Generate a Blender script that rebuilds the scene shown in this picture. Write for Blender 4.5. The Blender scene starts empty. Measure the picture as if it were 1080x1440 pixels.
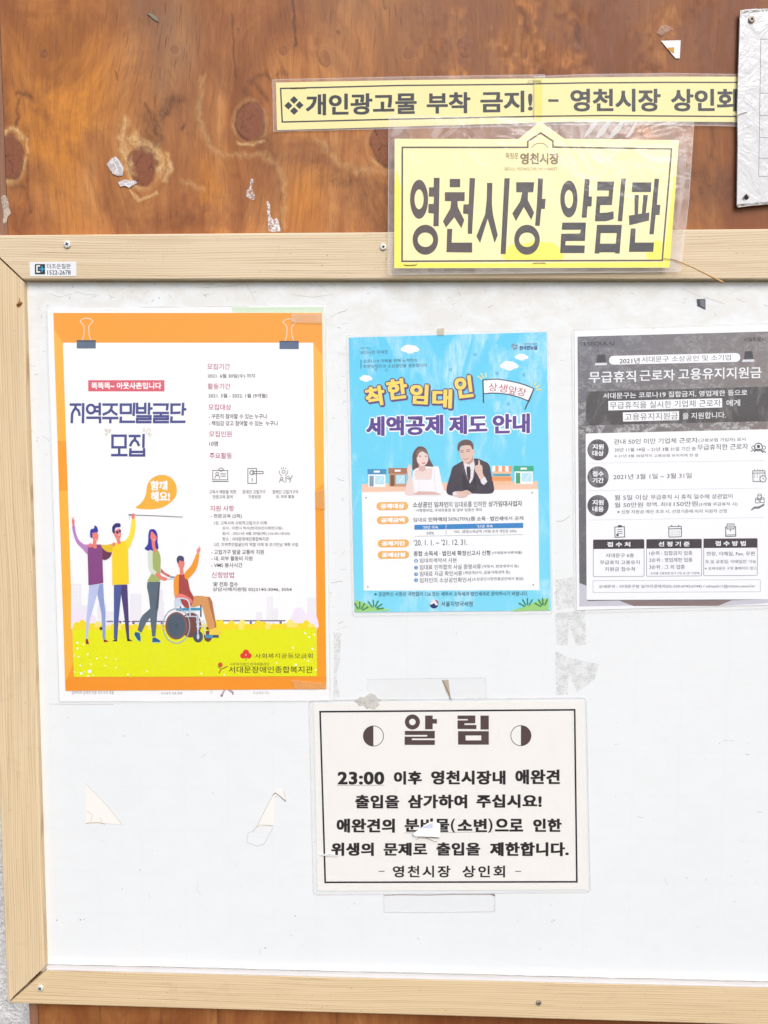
import bpy, bmesh, math, random
import numpy as np
from mathutils import Vector, Matrix
from mathutils.geometry import tessellate_polygon

random.seed(7)
S = bpy.context.scene
COL = S.collection

# ------------------------------------------------------------------ camera
# the photograph's vanishing points give the camera's turn; the board is the XZ plane (y = 0)
F_PX, CX, CY = 1081.0, 540.0, 720.0
vh = Vector((-39100 - CX, 467 - CY, F_PX))
X_c = (-vh).normalized()                      # board's +X in camera axes (x right, y down, z forward)
vv = Vector((480 - CX, 14710 - CY, F_PX))
D_c = (vv - X_c * vv.dot(X_c)).normalized()   # board's down
N_c = X_c.cross(D_c).normalized()             # into the board
DIST = 0.83
BASE_Z = 1.35


def cam_to_world(v):
    return Vector((v.dot(X_c), v.dot(N_c), -v.dot(D_c)))


def ray(px, py):
    return cam_to_world(Vector((px - CX, py - CY, F_PX)))


r0 = ray(CX, CY).normalized()
CAM = Vector((0, 0, BASE_Z)) - r0 * DIST
right = cam_to_world(Vector((1, 0, 0)))
up = cam_to_world(Vector((0, -1, 0)))
back = cam_to_world(Vector((0, 0, -1)))
cd = bpy.data.cameras.new("camera")
cam = bpy.data.objects.new("camera", cd)
COL.objects.link(cam)
M = Matrix((right, up, back)).transposed().to_4x4()
M.translation = CAM
cam.matrix_world = M
cd.sensor_width = 36.0
cd.lens = F_PX / 1440.0 * 36.0
cd.clip_start = 0.01
cd.clip_end = 200
S.camera = cam

# ------------------------------------------------------------------ daylight
SUN_EL, SUN_AZ = math.radians(44), math.radians(160)   # azimuth from +Y clockwise: behind the viewer, a little to the right
W = bpy.data.worlds.new("World")
S.world = W
W.use_nodes = True
nt = W.node_tree
sky = nt.nodes.new("ShaderNodeTexSky")
sky.sky_type = 'NISHITA'
sky.sun_disc = False
sky.sun_elevation = SUN_EL
sky.sun_rotation = SUN_AZ
sky.air_density = 1.0
sky.dust_density = 2.0
nt.links.new(sky.outputs[0], nt.nodes["Background"].inputs[0])
nt.nodes["Background"].inputs[1].default_value = 0.125
ld = bpy.data.lights.new("sun", 'SUN')
ld.energy = 1.15
ld.angle = math.radians(30)
ld.color = (1.0, 0.985, 0.96)
sun = bpy.data.objects.new("sun", ld)
COL.objects.link(sun)
sdir = Vector((math.sin(SUN_AZ) * math.cos(SUN_EL), math.cos(SUN_AZ) * math.cos(SUN_EL), math.sin(SUN_EL)))
sky.sun_rotation = SUN_AZ
sun.rotation_euler = sdir.to_track_quat('Z', 'Y').to_euler()
S.view_settings.view_transform = 'Standard'
S.view_settings.look = 'None'
S.view_settings.gamma = 1
S.view_settings.use_curve_mapping = False
S.view_settings.exposure = 0.80
S.cycles.max_bounces = 6
S.cycles.diffuse_bounces = 3
S.cycles.transparent_max_bounces = 16


# ------------------------------------------------------------------ geometry helpers
def P(px, py, d=0.0):
    """point seen at photo pixel (px, py) on the plane standing d metres proud of the whiteboard"""
    v = ray(px, py)
    t = (-d - CAM.y) / v.y
    return CAM + v * t


class Sheet:
    """a flat sheet in space, fixed by three (px, py, proud) anchors"""
    def __init__(self, a, b=None, c=None):
        if b is None:
            self.o = P(540, 720, a); self.n = Vector((0, -1, 0))
        else:
            p, q, r = P(*a), P(*b), P(*c)
            self.o = p
            self.n = (q - p).cross(r - p).normalized()
            if self.n.y > 0:
                self.n = -self.n

    def pt(self, px, py, h=0.0):
        v = ray(px, py)
        t = (self.o + self.n * h - CAM).dot(self.n) / v.dot(self.n)
        return CAM + v * t


LS = 0.00005


def lin(c):
    return tuple(((x / 255.0) / 12.92 if x / 255.0 <= 0.04045 else ((x / 255.0 + 0.055) / 1.055) ** 2.4) for x in c)


def thing(name, label, cat, loc, group=None):
    o = bpy.data.objects.new(name, None)
    o.empty_display_size = 0.02
    COL.objects.link(o)
    o.location = loc
    o["label"] = label
    o["category"] = cat
    if group:
        o["group"] = group
    return o


def link_mesh(name, verts, faces, mats, idx=None, parent=None, kind=None, smooth=False, label=None, root=None):
    me = bpy.data.meshes.new(name)
    org = Vector((0, 0, 0))
    p = parent
    while p is not None:
        org = org + p.location
        p = p.parent
    me.from_pydata([tuple(Vector(v) - org) for v in verts], [], faces)
    for m in mats:
        me.materials.append(m)
    if idx is not None:
        me.polygons.foreach_set("material_index", idx)
    if smooth:
        me.polygons.foreach_set("use_smooth", [True] * len(faces))
    me.update()
    o = bpy.data.objects.new(name, me)
    COL.objects.link(o)
    o.parent = parent
    if kind:
        o["kind"] = kind
    if label:
        o["label"] = label
    return o


def tag(o, label, cat, group=None):
    o["label"] = label; o["category"] = cat
    if group:
        o["group"] = group
    return o


def ell(cx, cy, rx, ry=None, n=28, a0=0, a1=360, rot=0):
    ry = rx if ry is None else ry
    out = []
    full = abs(a1 - a0) >= 360
    k = n if full else n + 1
    for i in range(k):
        a = math.radians(a0 + (a1 - a0) * i / n)
        x, y = rx * math.cos(a), ry * math.sin(a)
        r = math.radians(rot)
        out.append((cx + x * math.cos(r) - y * math.sin(r), cy + x * math.sin(r) + y * math.cos(r)))
    return out


def spline(pts, closed=True, sub=5):
    n = len(pts); out = []
    rng = range(n) if closed else range(n - 1)
    for i in rng:
        if closed:
            p0, p1, p2, p3 = pts[i - 1], pts[i], pts[(i + 1) % n], pts[(i + 2) % n]
        else:
            p0, p1, p2, p3 = pts[max(i - 1, 0)], pts[i], pts[i + 1], pts[min(i + 2, n - 1)]
        for s in range(sub):
            t = s / sub
            out.append(tuple(0.5 * ((2 * p1[k]) + (-p0[k] + p2[k]) * t + (2 * p0[k] - 5 * p1[k] + 4 * p2[k] - p3[k]) * t * t
                                    + (-p0[k] + 3 * p1[k] - 3 * p2[k] + p3[k]) * t ** 3) for k in (0, 1)))
    if not closed:
        out.append(tuple(pts[-1]))
    return out


def crop(ox, oy, s):
    return lambda pts: [(ox + x / s, oy + y / s) for x, y in pts]


TEXT_CACHE = {}


def glyphs(body, bold, spacing=1.0):
    key = (body, round(bold, 4), spacing)
    if key in TEXT_CACHE:
        return TEXT_CACHE[key]
    c = bpy.data.curves.new("t", 'FONT')
    c.body = body
    c.offset = bold
    c.resolution_u = 3
    c.space_character = spacing
    o = bpy.data.objects.new("t", c)
    me = o.to_mesh()
    v = [(p.co.x, p.co.y) for p in me.vertices]
    f = [tuple(p.vertices) for p in me.polygons]
    o.to_mesh_clear()
    bpy.data.objects.remove(o); bpy.data.curves.remove(c)
    xs = [a for a, b in v]; ys = [b for a, b in v]
    x0, x1, y0, y1 = min(xs), max(xs), min(ys), max(ys)
    v = [((a - x0) / (x1 - x0), (y1 - b) / (y1 - y0)) for a, b in v]
    TEXT_CACHE[key] = (v, f)
    return v, f


class Ink:
    """collects flat print on one sheet; one instance becomes one part"""
    def __init__(self, sheet, root, name, base=0.0):
        self.s, self.root, self.name, self.base = sheet, root, name, base
        self.v, self.f, self.m, self.mats, self.k = [], [], [], [], 0

    def h(self, layer):
        self.k += 1
        return self.base + layer * LS + (self.k % 20) * 1.5e-6

    def mi(self, mat):
        if mat not in self.mats:
            self.mats.append(mat)
        return self.mats.index(mat)

    def poly(self, pts, mat, layer=1, holes=()):
        h = self.h(layer)
        loops = [[Vector((x, -y, 0)) for x, y in pts]] + [[Vector((x, -y, 0)) for x, y in q] for q in holes]
        flat = [p for l in loops for p in l]
        b = len(self.v)
        self.v += [self.s.pt(p.x, -p.y, h) for p in flat]
        tris = tessellate_polygon(loops)
        i = self.mi(mat)
        for t in tris:
            a, c, d = (flat[k] for k in t)
            if (c - a).cross(d - a).z < 0:
                t = (t[0], t[2], t[1])
            self.f.append(tuple(b + k for k in t)); self.m.append(i)
        return self

    def rect(self, x0, y0, x1, y1, mat, layer=1, tilt=0.0, vt=0.0):
        self.poly([(x0, y0), (x1, y0 + tilt * (x1 - x0)), (x1 + vt * (y1 - y0), y1 + tilt * (x1 - x0)), (x0 + vt * (y1 - y0), y1)], mat, layer)
        return self

    def line(self, pts, w, mat, layer=1, closed=False, cap=0.0):
        n = len(pts); h = self.h(layer); i = self.mi(mat); b = len(self.v)
        P2 = [Vector(p) for p in pts]
        if cap and not closed:
            P2[0] = P2[0] + (P2[0] - P2[1]).normalized() * cap
            P2[-1] = P2[-1] + (P2[-1] - P2[-2]).normalized() * cap
        for k in range(n):
            if closed:
                a, c = P2[k - 1], P2[(k + 1) % n]
            else:
                a, c = P2[max(k - 1, 0)], P2[min(k + 1, n - 1)]
            d1 = (P2[k] - a); d2 = (c - P2[k])
            if d1.length < 1e-6: d1 = d2
            if d2.length < 1e-6: d2 = d1
            d1 = d1.normalized(); d2 = d2.normalized()
            t = (d1 + d2)
            t = t.normalized() if t.length > 1e-4 else d1
            nn = Vector((-t.y, t.x)); n1 = Vector((-d1.y, d1.x))
            sc = min(1.0 / max(abs(nn.dot(n1)), 0.35), 2.2) * w / 2
            for sg in (1, -1):
                q = P2[k] + nn * sc * sg
                self.v.append(self.s.pt(q.x, q.y, h))
        rng = range(n) if closed else range(n - 1)
        for k in rng:
            a, c = b + 2 * k, b + 2 * ((k + 1) % n)
            self.f.append((a, c, c + 1, a + 1)); self.m.append(i)
        return self

    def disc(self, cx, cy, rx, mat, layer=1, ry=None, n=24, rot=0):
        return self.poly(ell(cx, cy, rx, ry, n, rot=rot), mat, layer)

    def ring(self, cx, cy, rx, w, mat, layer=1, ry=None, n=30):
        return self.line(ell(cx, cy, rx, ry, n), w, mat, layer, closed=True)

    def text(self, body, x0, y0, x1, y1, mat, layer=2, tilt=0.0, vt=0.0, bold=0.0, fat=None, rot=0.0, spacing=1.0, round_=False):
        """ink box left x0, right x1, top y0 and bottom y1 at its left end; tilt lets it follow a crooked sheet.
        fat = (fx, fy): extra stroke weight in pixels"""
        v, f = glyphs(body, bold, spacing)
        fx, fy = fat or (0, 0)
        X0, X1, Y0, Y1 = x0 + fx / 2, x1 - fx / 2, y0 + fy / 2, y1 - fy / 2
        if not fat:
            offs = [(0, 0)]
        elif round_:
            offs = [(fx / 2 * math.cos(a * math.pi / 5), fy / 2 * math.sin(a * math.pi / 5)) for a in range(10)] + [(0, 0)]
        else:
            offs = [(sx * fx / 2, sy * fy / 2) for sx in (-1, 0, 1) for sy in (-1, 0, 1)] if fy else [(sx * fx / 2, 0) for sx in (-1, 0, 1)]
        i = self.mi(mat)
        cr, sr = math.cos(math.radians(rot)), math.sin(math.radians(rot))
        mx, my = (x0 + x1) / 2, (y0 + y1) / 2
        for ox, oy in offs:
            h = self.h(layer); b = len(self.v)
            for a, c in v:
                x = X0 + a * (X1 - X0) + ox; y = Y0 + c * (Y1 - Y0) + oy
                if rot:
                    x, y = mx + (x - mx) * cr - (y - my) * sr, my + (x - mx) * sr + (y - my) * cr
                yy = y + tilt * (x - x0); xx = x + vt * (y - y0)
                self.v.append(self.s.pt(xx, yy, h))
            for t in f:
                self.f.append(tuple(b + k for k in t)); self.m.append(i)
        return self

    def done(self, kind=None, label=None, parent=None):
        # make every face look towards the viewer
        n = self.s.n
        fs = []
        for t in self.f:
            a, b, c = (self.v[k] for k in t[:3])
            if (b - a).cross(c - a).dot(n) < 0:
                t = tuple(reversed(t))
            fs.append(t)
        return link_mesh(self.name, self.v, fs, self.mats, self.m, parent or self.root, kind, label=label)


def slab(sheet, pts, h0, h1, name, mats, parent=None, bevel=0.0, kind=None, label=None):
    """a sheet with real thickness: outline in pixels, from h0 to h1 above the sheet's plane"""
    n = len(pts)
    top = [sheet.pt(x, y, h1) for x, y in pts]
    bot = [v - sheet.n * (h1 - h0) for v in top]
    flat = [Vector((x, -y, 0)) for x, y in pts]
    tris = tessellate_polygon([flat])
    faces = []
    nn = sheet.n
    for t in tris:
        a, b, c = (top[k] for k in t)
        if (b - a).cross(c - a).dot(nn) < 0:
            t = (t[0], t[2], t[1])
        faces.append(tuple(t)); faces.append(tuple(n + k for k in reversed(t)))
    area = sum(flat[i].x * flat[(i + 1) % n].y - flat[(i + 1) % n].x * flat[i].y for i in range(n))
    for i in range(n):
        j = (i + 1) % n
        q = (i, n + i, n + j, j) if area > 0 else (i, j, n + j, n + i)
        faces.append(q)
    return link_mesh(name, top + bot, faces, mats, None, parent, kind, label=label)


# ------------------------------------------------------------------ materials
def newmat(name):
    m = bpy.data.materials.new(name)
    m.use_nodes = True
    t = m.node_tree
    b = t.nodes["Principled BSDF"]
    return m, t, b


def N(t, typ, **kw):
    n = t.nodes.new(typ)
    for k, v in kw.items():
        if k.startswith("i_"):
            key = k[2:]
            n.inputs[int(key) if key.isdigit() else key.replace("_", " ")].default_value = v
        else:
            setattr(n, k, v)
    return n


def L(t, a, b):
    t.links.new(a, b)


def coords(t, scale=(1, 1, 1), rot=(0, 0, 0), src="Object"):
    tc = N(t, "ShaderNodeNewGeometry")
    mp = N(t, "ShaderNodeMapping")
    mp.inputs["Scale"].default_value = scale
    mp.inputs["Rotation"].default_value = rot
    L(t, tc.outputs["Position"], mp.inputs[0])
    return mp.outputs[0]


def noise(t, vec, scale, detail=3, rough=0.5, dist=0.0):
    n = N(t, "ShaderNodeTexNoise")
    n.inputs["Scale"].default_value = scale
    n.inputs["Detail"].default_value = detail
    n.inputs["Roughness"].default_value = rough
    n.inputs["Distortion"].default_value = dist
    L(t, vec, n.inputs["Vector"])
    return n.outputs[0]


def ramp(t, fac, stops):
    r = N(t, "ShaderNodeValToRGB")
    el = r.color_ramp.elements
    while len(el) < len(stops):
        el.new(0.5)
    for e, (p, c) in zip(el, stops):
        e.position = p
        if not isinstance(c, (tuple, list)):
            c = (c, c, c)
        e.color = (*c, 1)
    L(t, fac, r.inputs[0])
    return r.outputs[0]


def mixc(t, fac, a, b, mode='MIX'):
    m = N(t, "ShaderNodeMix", data_type='RGBA', blend_type=mode)
    for s, v in ((m.inputs[0], fac), (m.inputs[6], a), (m.inputs[7], b)):
        if isinstance(v, (int, float)):
            s.default_value = v
        elif isinstance(v, tuple):
            s.default_value = (*v, 1) if len(v) == 3 else v
        else:
            L(t, v, s)
    return m.outputs[2]


def math_(t, op, a, b=None, clamp=False):
    m = N(t, "ShaderNodeMath", operation=op, use_clamp=clamp)
    for k, v in enumerate((a, b)):
        if v is None:
            continue
        if isinstance(v, (int, float)):
            m.inputs[k].default_value = v
        else:
            L(t, v, m.inputs[k])
    return m.outputs[0]


def bump(t, b, height, strength, dist=0.001):
    n = N(t, "ShaderNodeBump")
    n.inputs["Strength"].default_value = strength
    n.inputs["Distance"].default_value = dist
    L(t, height, n.inputs["Height"])
    L(t, n.outputs[0], b.inputs["Normal"])
    return n


WHITE_LEVEL = 0.86
INKS = {}


def ink(rgb, rough=0.55, mottle=0.06, fade=0.0, fade_col=(235, 238, 240), seed=0.0):
    key = (rgb, rough, mottle, fade, fade_col, seed)
    if key in INKS:
        return INKS[key]
    m, t, b = newmat("ink_%d_%d_%d" % rgb)
    base = tuple(max(c * WHITE_LEVEL, 0.012) for c in lin(rgb))
    v = coords(t)
    if seed:
        v2 = N(t, "ShaderNodeVectorMath", operation='ADD'); v2.inputs[1].default_value = (seed, seed, seed); L(t, v, v2.inputs[0]); v = v2.outputs[0]
    n1 = noise(t, v, 900, 2)
    n2 = noise(t, v, 14, 4, 0.6)
    f = math_(t, 'ADD', math_(t, 'MULTIPLY', n1, 0.5), math_(t, 'MULTIPLY', n2, 0.5))
    c = mixc(t, f, tuple(x * (1 + mottle) for x in base), tuple(x * (1 - mottle) for x in base))
    if fade:
        vs = coords(t, (1.6, 1, 0.75))
        n3 = noise(t, vs, 17, 8, 0.62, 1.6)
        k = ramp(t, n3, [(0.50, 0.0), (0.60, 1.0)])
        n4 = noise(t, coords(t, (1.5, 1, 0.6)), 120, 5, 0.7)
        k = math_(t, 'MULTIPLY', k, ramp(t, n4, [(0.35, 0.25), (0.6, 1.0)]))
        c = mixc(t, math_(t, 'MULTIPLY', k, fade), c, tuple(x * WHITE_LEVEL for x in lin(fade_col)))
    L(t, c, b.inputs["Base Color"])
    b.inputs["Roughness"].default_value = rough
    b.inputs["Specular IOR Level"].default_value = 0.3
    INKS[key] = m
    return m


def film_material(name, milk=0.05, wrinkle=0.3, rough=0.12, scale=(1, 1, 1), tint=(1, 1, 1)):
    """clear plastic: lets the sheet behind show, mirrors the sky on its wrinkles, slightly milky"""
    m, t, b = newmat(name)
    t.nodes.remove(b)
    out = t.nodes["Material Output"]
    tr = N(t, "ShaderNodeBsdfTransparent")
    gl = N(t, "ShaderNodeBsdfGlossy"); gl.inputs["Roughness"].default_value = rough
    df = N(t, "ShaderNodeBsdfDiffuse"); df.inputs["Color"].default_value = (0.8 * tint[0], 0.8 * tint[1], 0.8 * tint[2], 1)
    v = coords(t, scale)
    h = math_(t, 'ADD', noise(t, v, 22, 3, 0.5, 0.8), math_(t, 'MULTIPLY', noise(t, v, 140, 2), 0.12))
    bn = N(t, "ShaderNodeBump"); bn.inputs["Strength"].default_value = wrinkle; bn.inputs["Distance"].default_value = 0.004
    L(t, h, bn.inputs["Height"])
    L(t, bn.outputs[0], gl.inputs["Normal"])
    fr = N(t, "ShaderNodeFresnel"); fr.inputs["IOR"].default_value = 1.45
    L(t, bn.outputs[0], fr.inputs["Normal"])
    gg = N(t, "ShaderNodeNewGeometry")
    front = math_(t, 'SUBTRACT', 1.0, gg.outputs["Backfacing"])       # only the outer face of the film mirrors and clouds
    m1 = N(t, "ShaderNodeMixShader"); L(t, math_(t, 'MULTIPLY', fr.outputs[0], front), m1.inputs[0]); L(t, tr.outputs[0], m1.inputs[1]); L(t, gl.outputs[0], m1.inputs[2])
    m2 = N(t, "ShaderNodeMixShader")
    mk = ramp(t, noise(t, coords(t, (3.0, 1, 1.2), (0, 0.6, 0)), 16, 5, 0.6, 1.0), [(0.35, milk * 0.55), (0.62, milk), (0.75, min(milk * 2.2, 0.9))])
    L(t, math_(t, 'MULTIPLY', mk, front), m2.inputs[0]); L(t, m1.outputs[0], m2.inputs[1]); L(t, df.outputs[0], m2.inputs[2])
    L(t, m2.outputs[0], out.inputs[0])
    return m


def flat_film(name, rgb, cover, speck=0.0, sc=300):
    """thin see-through residue or tape: the stated share of it covers what lies behind"""
    m, t, b = newmat(name)
    out = t.nodes["Material Output"]
    b.inputs["Base Color"].default_value = (*[x * WHITE_LEVEL for x in lin(rgb)], 1)
    b.inputs["Roughness"].default_value = 0.4
    tr = N(t, "ShaderNodeBsdfTransparent")
    mx = N(t, "ShaderNodeMixShader")
    if speck:
        n = noise(t, coords(t), sc, 4, 0.7, 0.5)
        n2 = noise(t, coords(t), sc / 6, 3, 0.6)
        k = ramp(t, math_(t, 'ADD', math_(t, 'MULTIPLY', n, 0.6), math_(t, 'MULTIPLY', n2, 0.4)), [(0.46, cover), (0.56, cover + speck)])
        L(t, k, mx.inputs[0])
    else:
        mx.inputs[0].default_value = cover
    L(t, tr.outputs[0], mx.inputs[1]); L(t, b.outputs[0], mx.inputs[2])
    L(t, mx.outputs[0], out.inputs[0])
    return m


def metal(name, rgb, rough=0.35, rust=0.0):
    m, t, b = newmat(name)
    n = noise(t, coords(t), 700, 3)
    c = mixc(t, ramp(t, n, [(0.45, 0.0), (0.6, 1.0)]), lin(rgb), tuple(x * 0.7 for x in lin(rgb)))
    if rust:
        c = mixc(t, math_(t, 'MULTIPLY', ramp(t, noise(t, coords(t), 350, 4), [(0.4, 0.0), (0.6, 1.0)]), rust), c, lin((96, 60, 40)))
    L(t, c, b.inputs["Base Color"])
    b.inputs["Metallic"].default_value = 0.3
    b.inputs["Roughness"].default_value = rough
    return m


def pine(name, along, warm=0.0):
    """pale planed pine; along = 'x' or 'z', the direction of the grain"""
    m, t, b = newmat(name)
    if along == 'x':
        s1, s2, s3 = (1.2, 1, 75), (0.55, 1, 190), (3.5, 1, 420)
        sb = (1.0, 1, 9)
    else:
        s1, s2, s3 = (75, 1, 1.2), (190, 1, 0.55), (420, 1, 3.5)
        sb = (9, 1, 1.0)
    # slow wander so that the lines are not ruler-straight
    g = N(t, "ShaderNodeNewGeometry")
    w = N(t, "ShaderNodeTexNoise"); w.inputs["Scale"].default_value = 2.2; w.inputs["Detail"].default_value = 2
    L(t, g.outputs["Position"], w.inputs["Vector"])
    off = N(t, "ShaderNodeVectorMath", operation='MULTIPLY'); off.inputs[1].default_value = (0.02, 0, 0.02)
    L(t, w.outputs["Color"], off.inputs[0])
    ad = N(t, "ShaderNodeVectorMath", operation='ADD'); L(t, g.outputs["Position"], ad.inputs[0]); L(t, off.outputs[0], ad.inputs[1])

    def mapped(s):
        mp = N(t, "ShaderNodeMapping"); mp.inputs["Scale"].default_value = s; L(t, ad.outputs[0], mp.inputs[0]); return mp.outputs[0]
    broad = noise(t, mapped(sb), 3.0, 3)
    l1 = noise(t, mapped(s1), 4.0, 2, 0.5)
    l2 = noise(t, mapped(s2), 2.0, 3, 0.6)
    l3 = noise(t, mapped(s3), 2.0, 2, 0.6)
    # growth rings cut lengthwise: many thin darker lines with uneven strength
    sp_ = N(t, "ShaderNodeSeparateXYZ"); L(t, ad.outputs[0], sp_.inputs[0])
    across = sp_.outputs[2] if along == 'x' else sp_.outputs[0]
    ph = math_(t, 'ADD', math_(t, 'MULTIPLY', across, 390.0), math_(t, 'MULTIPLY', noise(t, mapped((1.0, 1, 9) if along == 'x' else (9, 1, 1.0)), 3.0, 2), 4.5))
    sn = math_(t, 'SINE', math_(t, 'MULTIPLY', ph, 6.283))
    ringl = math_(t, 'MULTIPLY', ramp(t, sn, [(0.55, 0.0), (0.98, 1.0)]), ramp(t, l1, [(0.3, 0.25), (0.6, 0.85)]))
    c = mixc(t, broad, tuple(x * .86 for x in lin((228, 210, 180))), tuple(x * .86 for x in lin((240, 224, 198))))
    c = mixc(t, ramp(t, l1, [(0.42, 0.0), (0.62, 0.45)]), c, tuple(x * .86 for x in lin((220, 200, 168))))
    c = mixc(t, math_(t, 'MULTIPLY', ringl, 0.62), c, tuple(x * .86 for x in lin((172, 142, 106))))
    c = mixc(t, ramp(t, l2, [(0.60, 0.0), (0.68, 0.45)]), c, tuple(x * .86 for x in lin((190, 162, 124))))
    c = mixc(t, ramp(t, l3, [(0.60, 0.0), (0.72, 0.6)]), c, tuple(x * .86 for x in lin((158, 130, 98))))
    if warm:
        c = mixc(t, warm, c, (1.0, 0.90, 0.74), 'MULTIPLY')
    # handling grime and small knocks
    gr_ = noise(t, coords(t), 24, 6, 0.7, 0.6)
    c = mixc(t, ramp(t, gr_, [(0.60, 0.0), (0.75, 0.30)]), c, lin((150, 122, 92)))
    pit = noise(t, coords(t), 420, 2, 0.5)
    c = mixc(t, ramp(t, pit, [(0.735, 0.0), (0.76, 0.7)]), c, lin((120, 92, 66)))
    L(t, c, b.inputs["Base Color"])
    b.inputs["Roughness"].default_value = 0.62
    b.inputs["Specular IOR Level"].default_value = 0.3
    hh = math_(t, 'SUBTRACT', math_(t, 'MULTIPLY', l1, 0.4), math_(t, 'ADD', ramp(t, l2, [(0.6, 0.0), (0.68, 0.7)]), ramp(t, l3, [(0.64, 0.0), (0.74, 0.4)])))
    bump(t, b, hh, 0.5, 0.0004)
    return m

# ------------------------------------------------------------------ rendered wall far behind
m_wall, t, b = newmat("grey_render")
v = coords(t)
n1 = noise(t, v, 60, 5, 0.7); n2 = noise(t, v, 260, 3, 0.7)
c = mixc(t, ramp(t, n2, [(0.35, 0.0), (0.65, 1.0)]), lin((212, 210, 206)), lin((246, 244, 242)))
c = mixc(t, ramp(t, n1, [(0.4, 0.35), (0.6, 0.0)]), c, lin((150, 147, 143)))
L(t, c, b.inputs["Base Color"]); b.inputs["Roughness"].default_value = 0.95
bump(t, b, math_(t, 'ADD', n1, math_(t, 'MULTIPLY', n2, 0.5)), 0.9, 0.006)
WD = -0.07
w0, w1 = P(540, 720, WD), P(540, 720, WD - 0.1)
wx0, wx1, wz0, wz1 = -1.9, 1.9, 0.0, 2.9
wy = w0.y
o = link_mesh("background_wall", [(wx0, wy, wz0), (wx1, wy, wz0), (wx1, wy, wz1), (wx0, wy, wz1),
                                  (wx0, wy + 0.1, wz0), (wx1, wy + 0.1, wz0), (wx1, wy + 0.1, wz1), (wx0, wy + 0.1, wz1)],
              [(0, 1, 2, 3), (5, 4, 7, 6), (4, 0, 3, 7), (1, 5, 6, 2), (3, 2, 6, 7), (4, 5, 1, 0)], [m_wall])
o["kind"] = "structure"
o["label"] = "light grey rough rendered wall behind the notice board"

# ------------------------------------------------------------------ varnished plywood backing
PD = -0.008        # plywood face, 8 mm behind the whiteboard face

# flat knots and figure, read off the photograph in pixels: x, y, rx, ry, redness
KNOTS = [(201, 233, 20, 27, 1.0), (352, 172, 20, 26, 0.95), (16, 222, 17, 31, 1.0), (548, 203, 26, 30, 0.9),
         (62, 76, 5.5, 6, 0.55), (246, 70, 6, 7, 0.35), (398, 71, 6, 7, 0.4), (457, 83, 8, 11, 0.45), (575, 75, 8, 8, 0.4),
         (655, 66, 11, 14, 0.45), (811, 67, 5, 5, 0.8), (476, 45, 2.5, 3, 0.8), (336, 42, 3, 2.5, 0.7)]


def seg_dist(X, Y, pts):
    d = np.full(X.shape, 1e9)
    for (x0, y0), (x1, y1) in zip(pts[:-1], pts[1:]):
        dx, dy = x1 - x0, y1 - y0
        t_ = np.clip(((X - x0) * dx + (Y - y0) * dy) / (dx * dx + dy * dy + 1e-9), 0, 1)
        d = np.minimum(d, np.hypot(X - x0 - t_ * dx, Y - y0 - t_ * dy))
    return d


rng_np = np.random.RandomState(3)


def smooth_noise(X, Y, sx, sy, seed):
    """value noise with cell sizes sx, sy in pixels"""
    r = np.random.RandomState(seed)
    G = r.rand(64, 64)
    gx, gy = (X + 4000) / sx, (Y + 4000) / sy
    ix, iy = np.floor(gx).astype(int), np.floor(gy).astype(int)
    fx, fy = gx - ix, gy - iy
    fx, fy = fx * fx * (3 - 2 * fx), fy * fy * (3 - 2 * fy)
    g = lambda a, b_: G[a % 64, b_ % 64]
    return (g(ix, iy) * (1 - fx) + g(ix + 1, iy) * fx) * (1 - fy) + (g(ix, iy + 1) * (1 - fx) + g(ix + 1, iy + 1) * fx) * fy


def soft(X, Y, pts, w, seed=1, ragged=0.5):
    d = seg_dist(X + (smooth_noise(X, Y, 7, 9, seed) - .5) * w * ragged * 2, Y + (smooth_noise(X, Y, 6, 11, seed + 1) - .5) * w * ragged * 2, pts)
    return np.clip(1 - d / w, 0, 1) ** 1.3


pxs = np.arange(-40, 1260.1, 1.6)
pys = np.concatenate([np.arange(-160, -40, 8.0), np.arange(-40, 336, 1.6), np.array([340, 500, 800, 1100, 1380]), np.arange(1396, 1470, 3.0), np.array([1500, 1560, 1620, 1700])])
X, Y = np.meshgrid(pxs, pys)
# left edge of the panel follows the photographed seam
edge = 3.0 + (Y - 100) * (54.0 - 3.0) / (1420 - 100)
X = np.maximum(X, edge)
U = X.copy()
for (kx, ky, rx, ry, red) in KNOTS:
    R = max(rx, 5) * 1.15
    dx, dy = X - kx, (Y - ky) * (rx / ry) * 0.62
    r2 = dx * dx + dy * dy
    U -= dx * R * R / (r2 + 0.35 * R * R) * np.exp(-r2 / (R * R * 12))
U += (smooth_noise(X, Y, 110, 220, 5) - .5) * 34 + (smooth_noise(X, Y, 36, 110, 9) - .5) * 6
rim = np.zeros(X.shape); knot = np.zeros(X.shape); ringv = np.zeros(X.shape)
for k, (kx, ky, rx, ry, red) in enumerate(KNOTS):
    a = np.arctan2(Y - ky, X - kx)
    e = np.hypot((X - kx) / rx, (Y - ky) / ry) + 0.04 * np.sin(a * 3 + k * 2.1) + (smooth_noise(X, Y, 11, 11, 20 + k) - .5) * 0.12
    knot = np.maximum(knot, red * np.clip((1.04 - e) * 14, 0, 1))
    rim = np.maximum(rim, np.clip(1 - np.abs(e - 1.02) * (9 if rx > 12 else 5), 0, 1) * (0.85 if rx > 12 else 0.5) * np.clip(smooth_noise(X, Y, 9, 9, 160 + k) * 1.6 - .1, 0, 1))
    ringv = np.maximum(ringv, np.clip(1 - np.abs(e - 1.16) * (4.2 if rx > 12 else 4), 0, 1) * ((0.9 if k in (0, 2) else 0.4) if rx > 12 else 0.2) * np.clip(smooth_noise(X, Y, 14, 14, 60 + k) * 1.8 - .35, 0, 1))
pale = ringv
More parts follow.
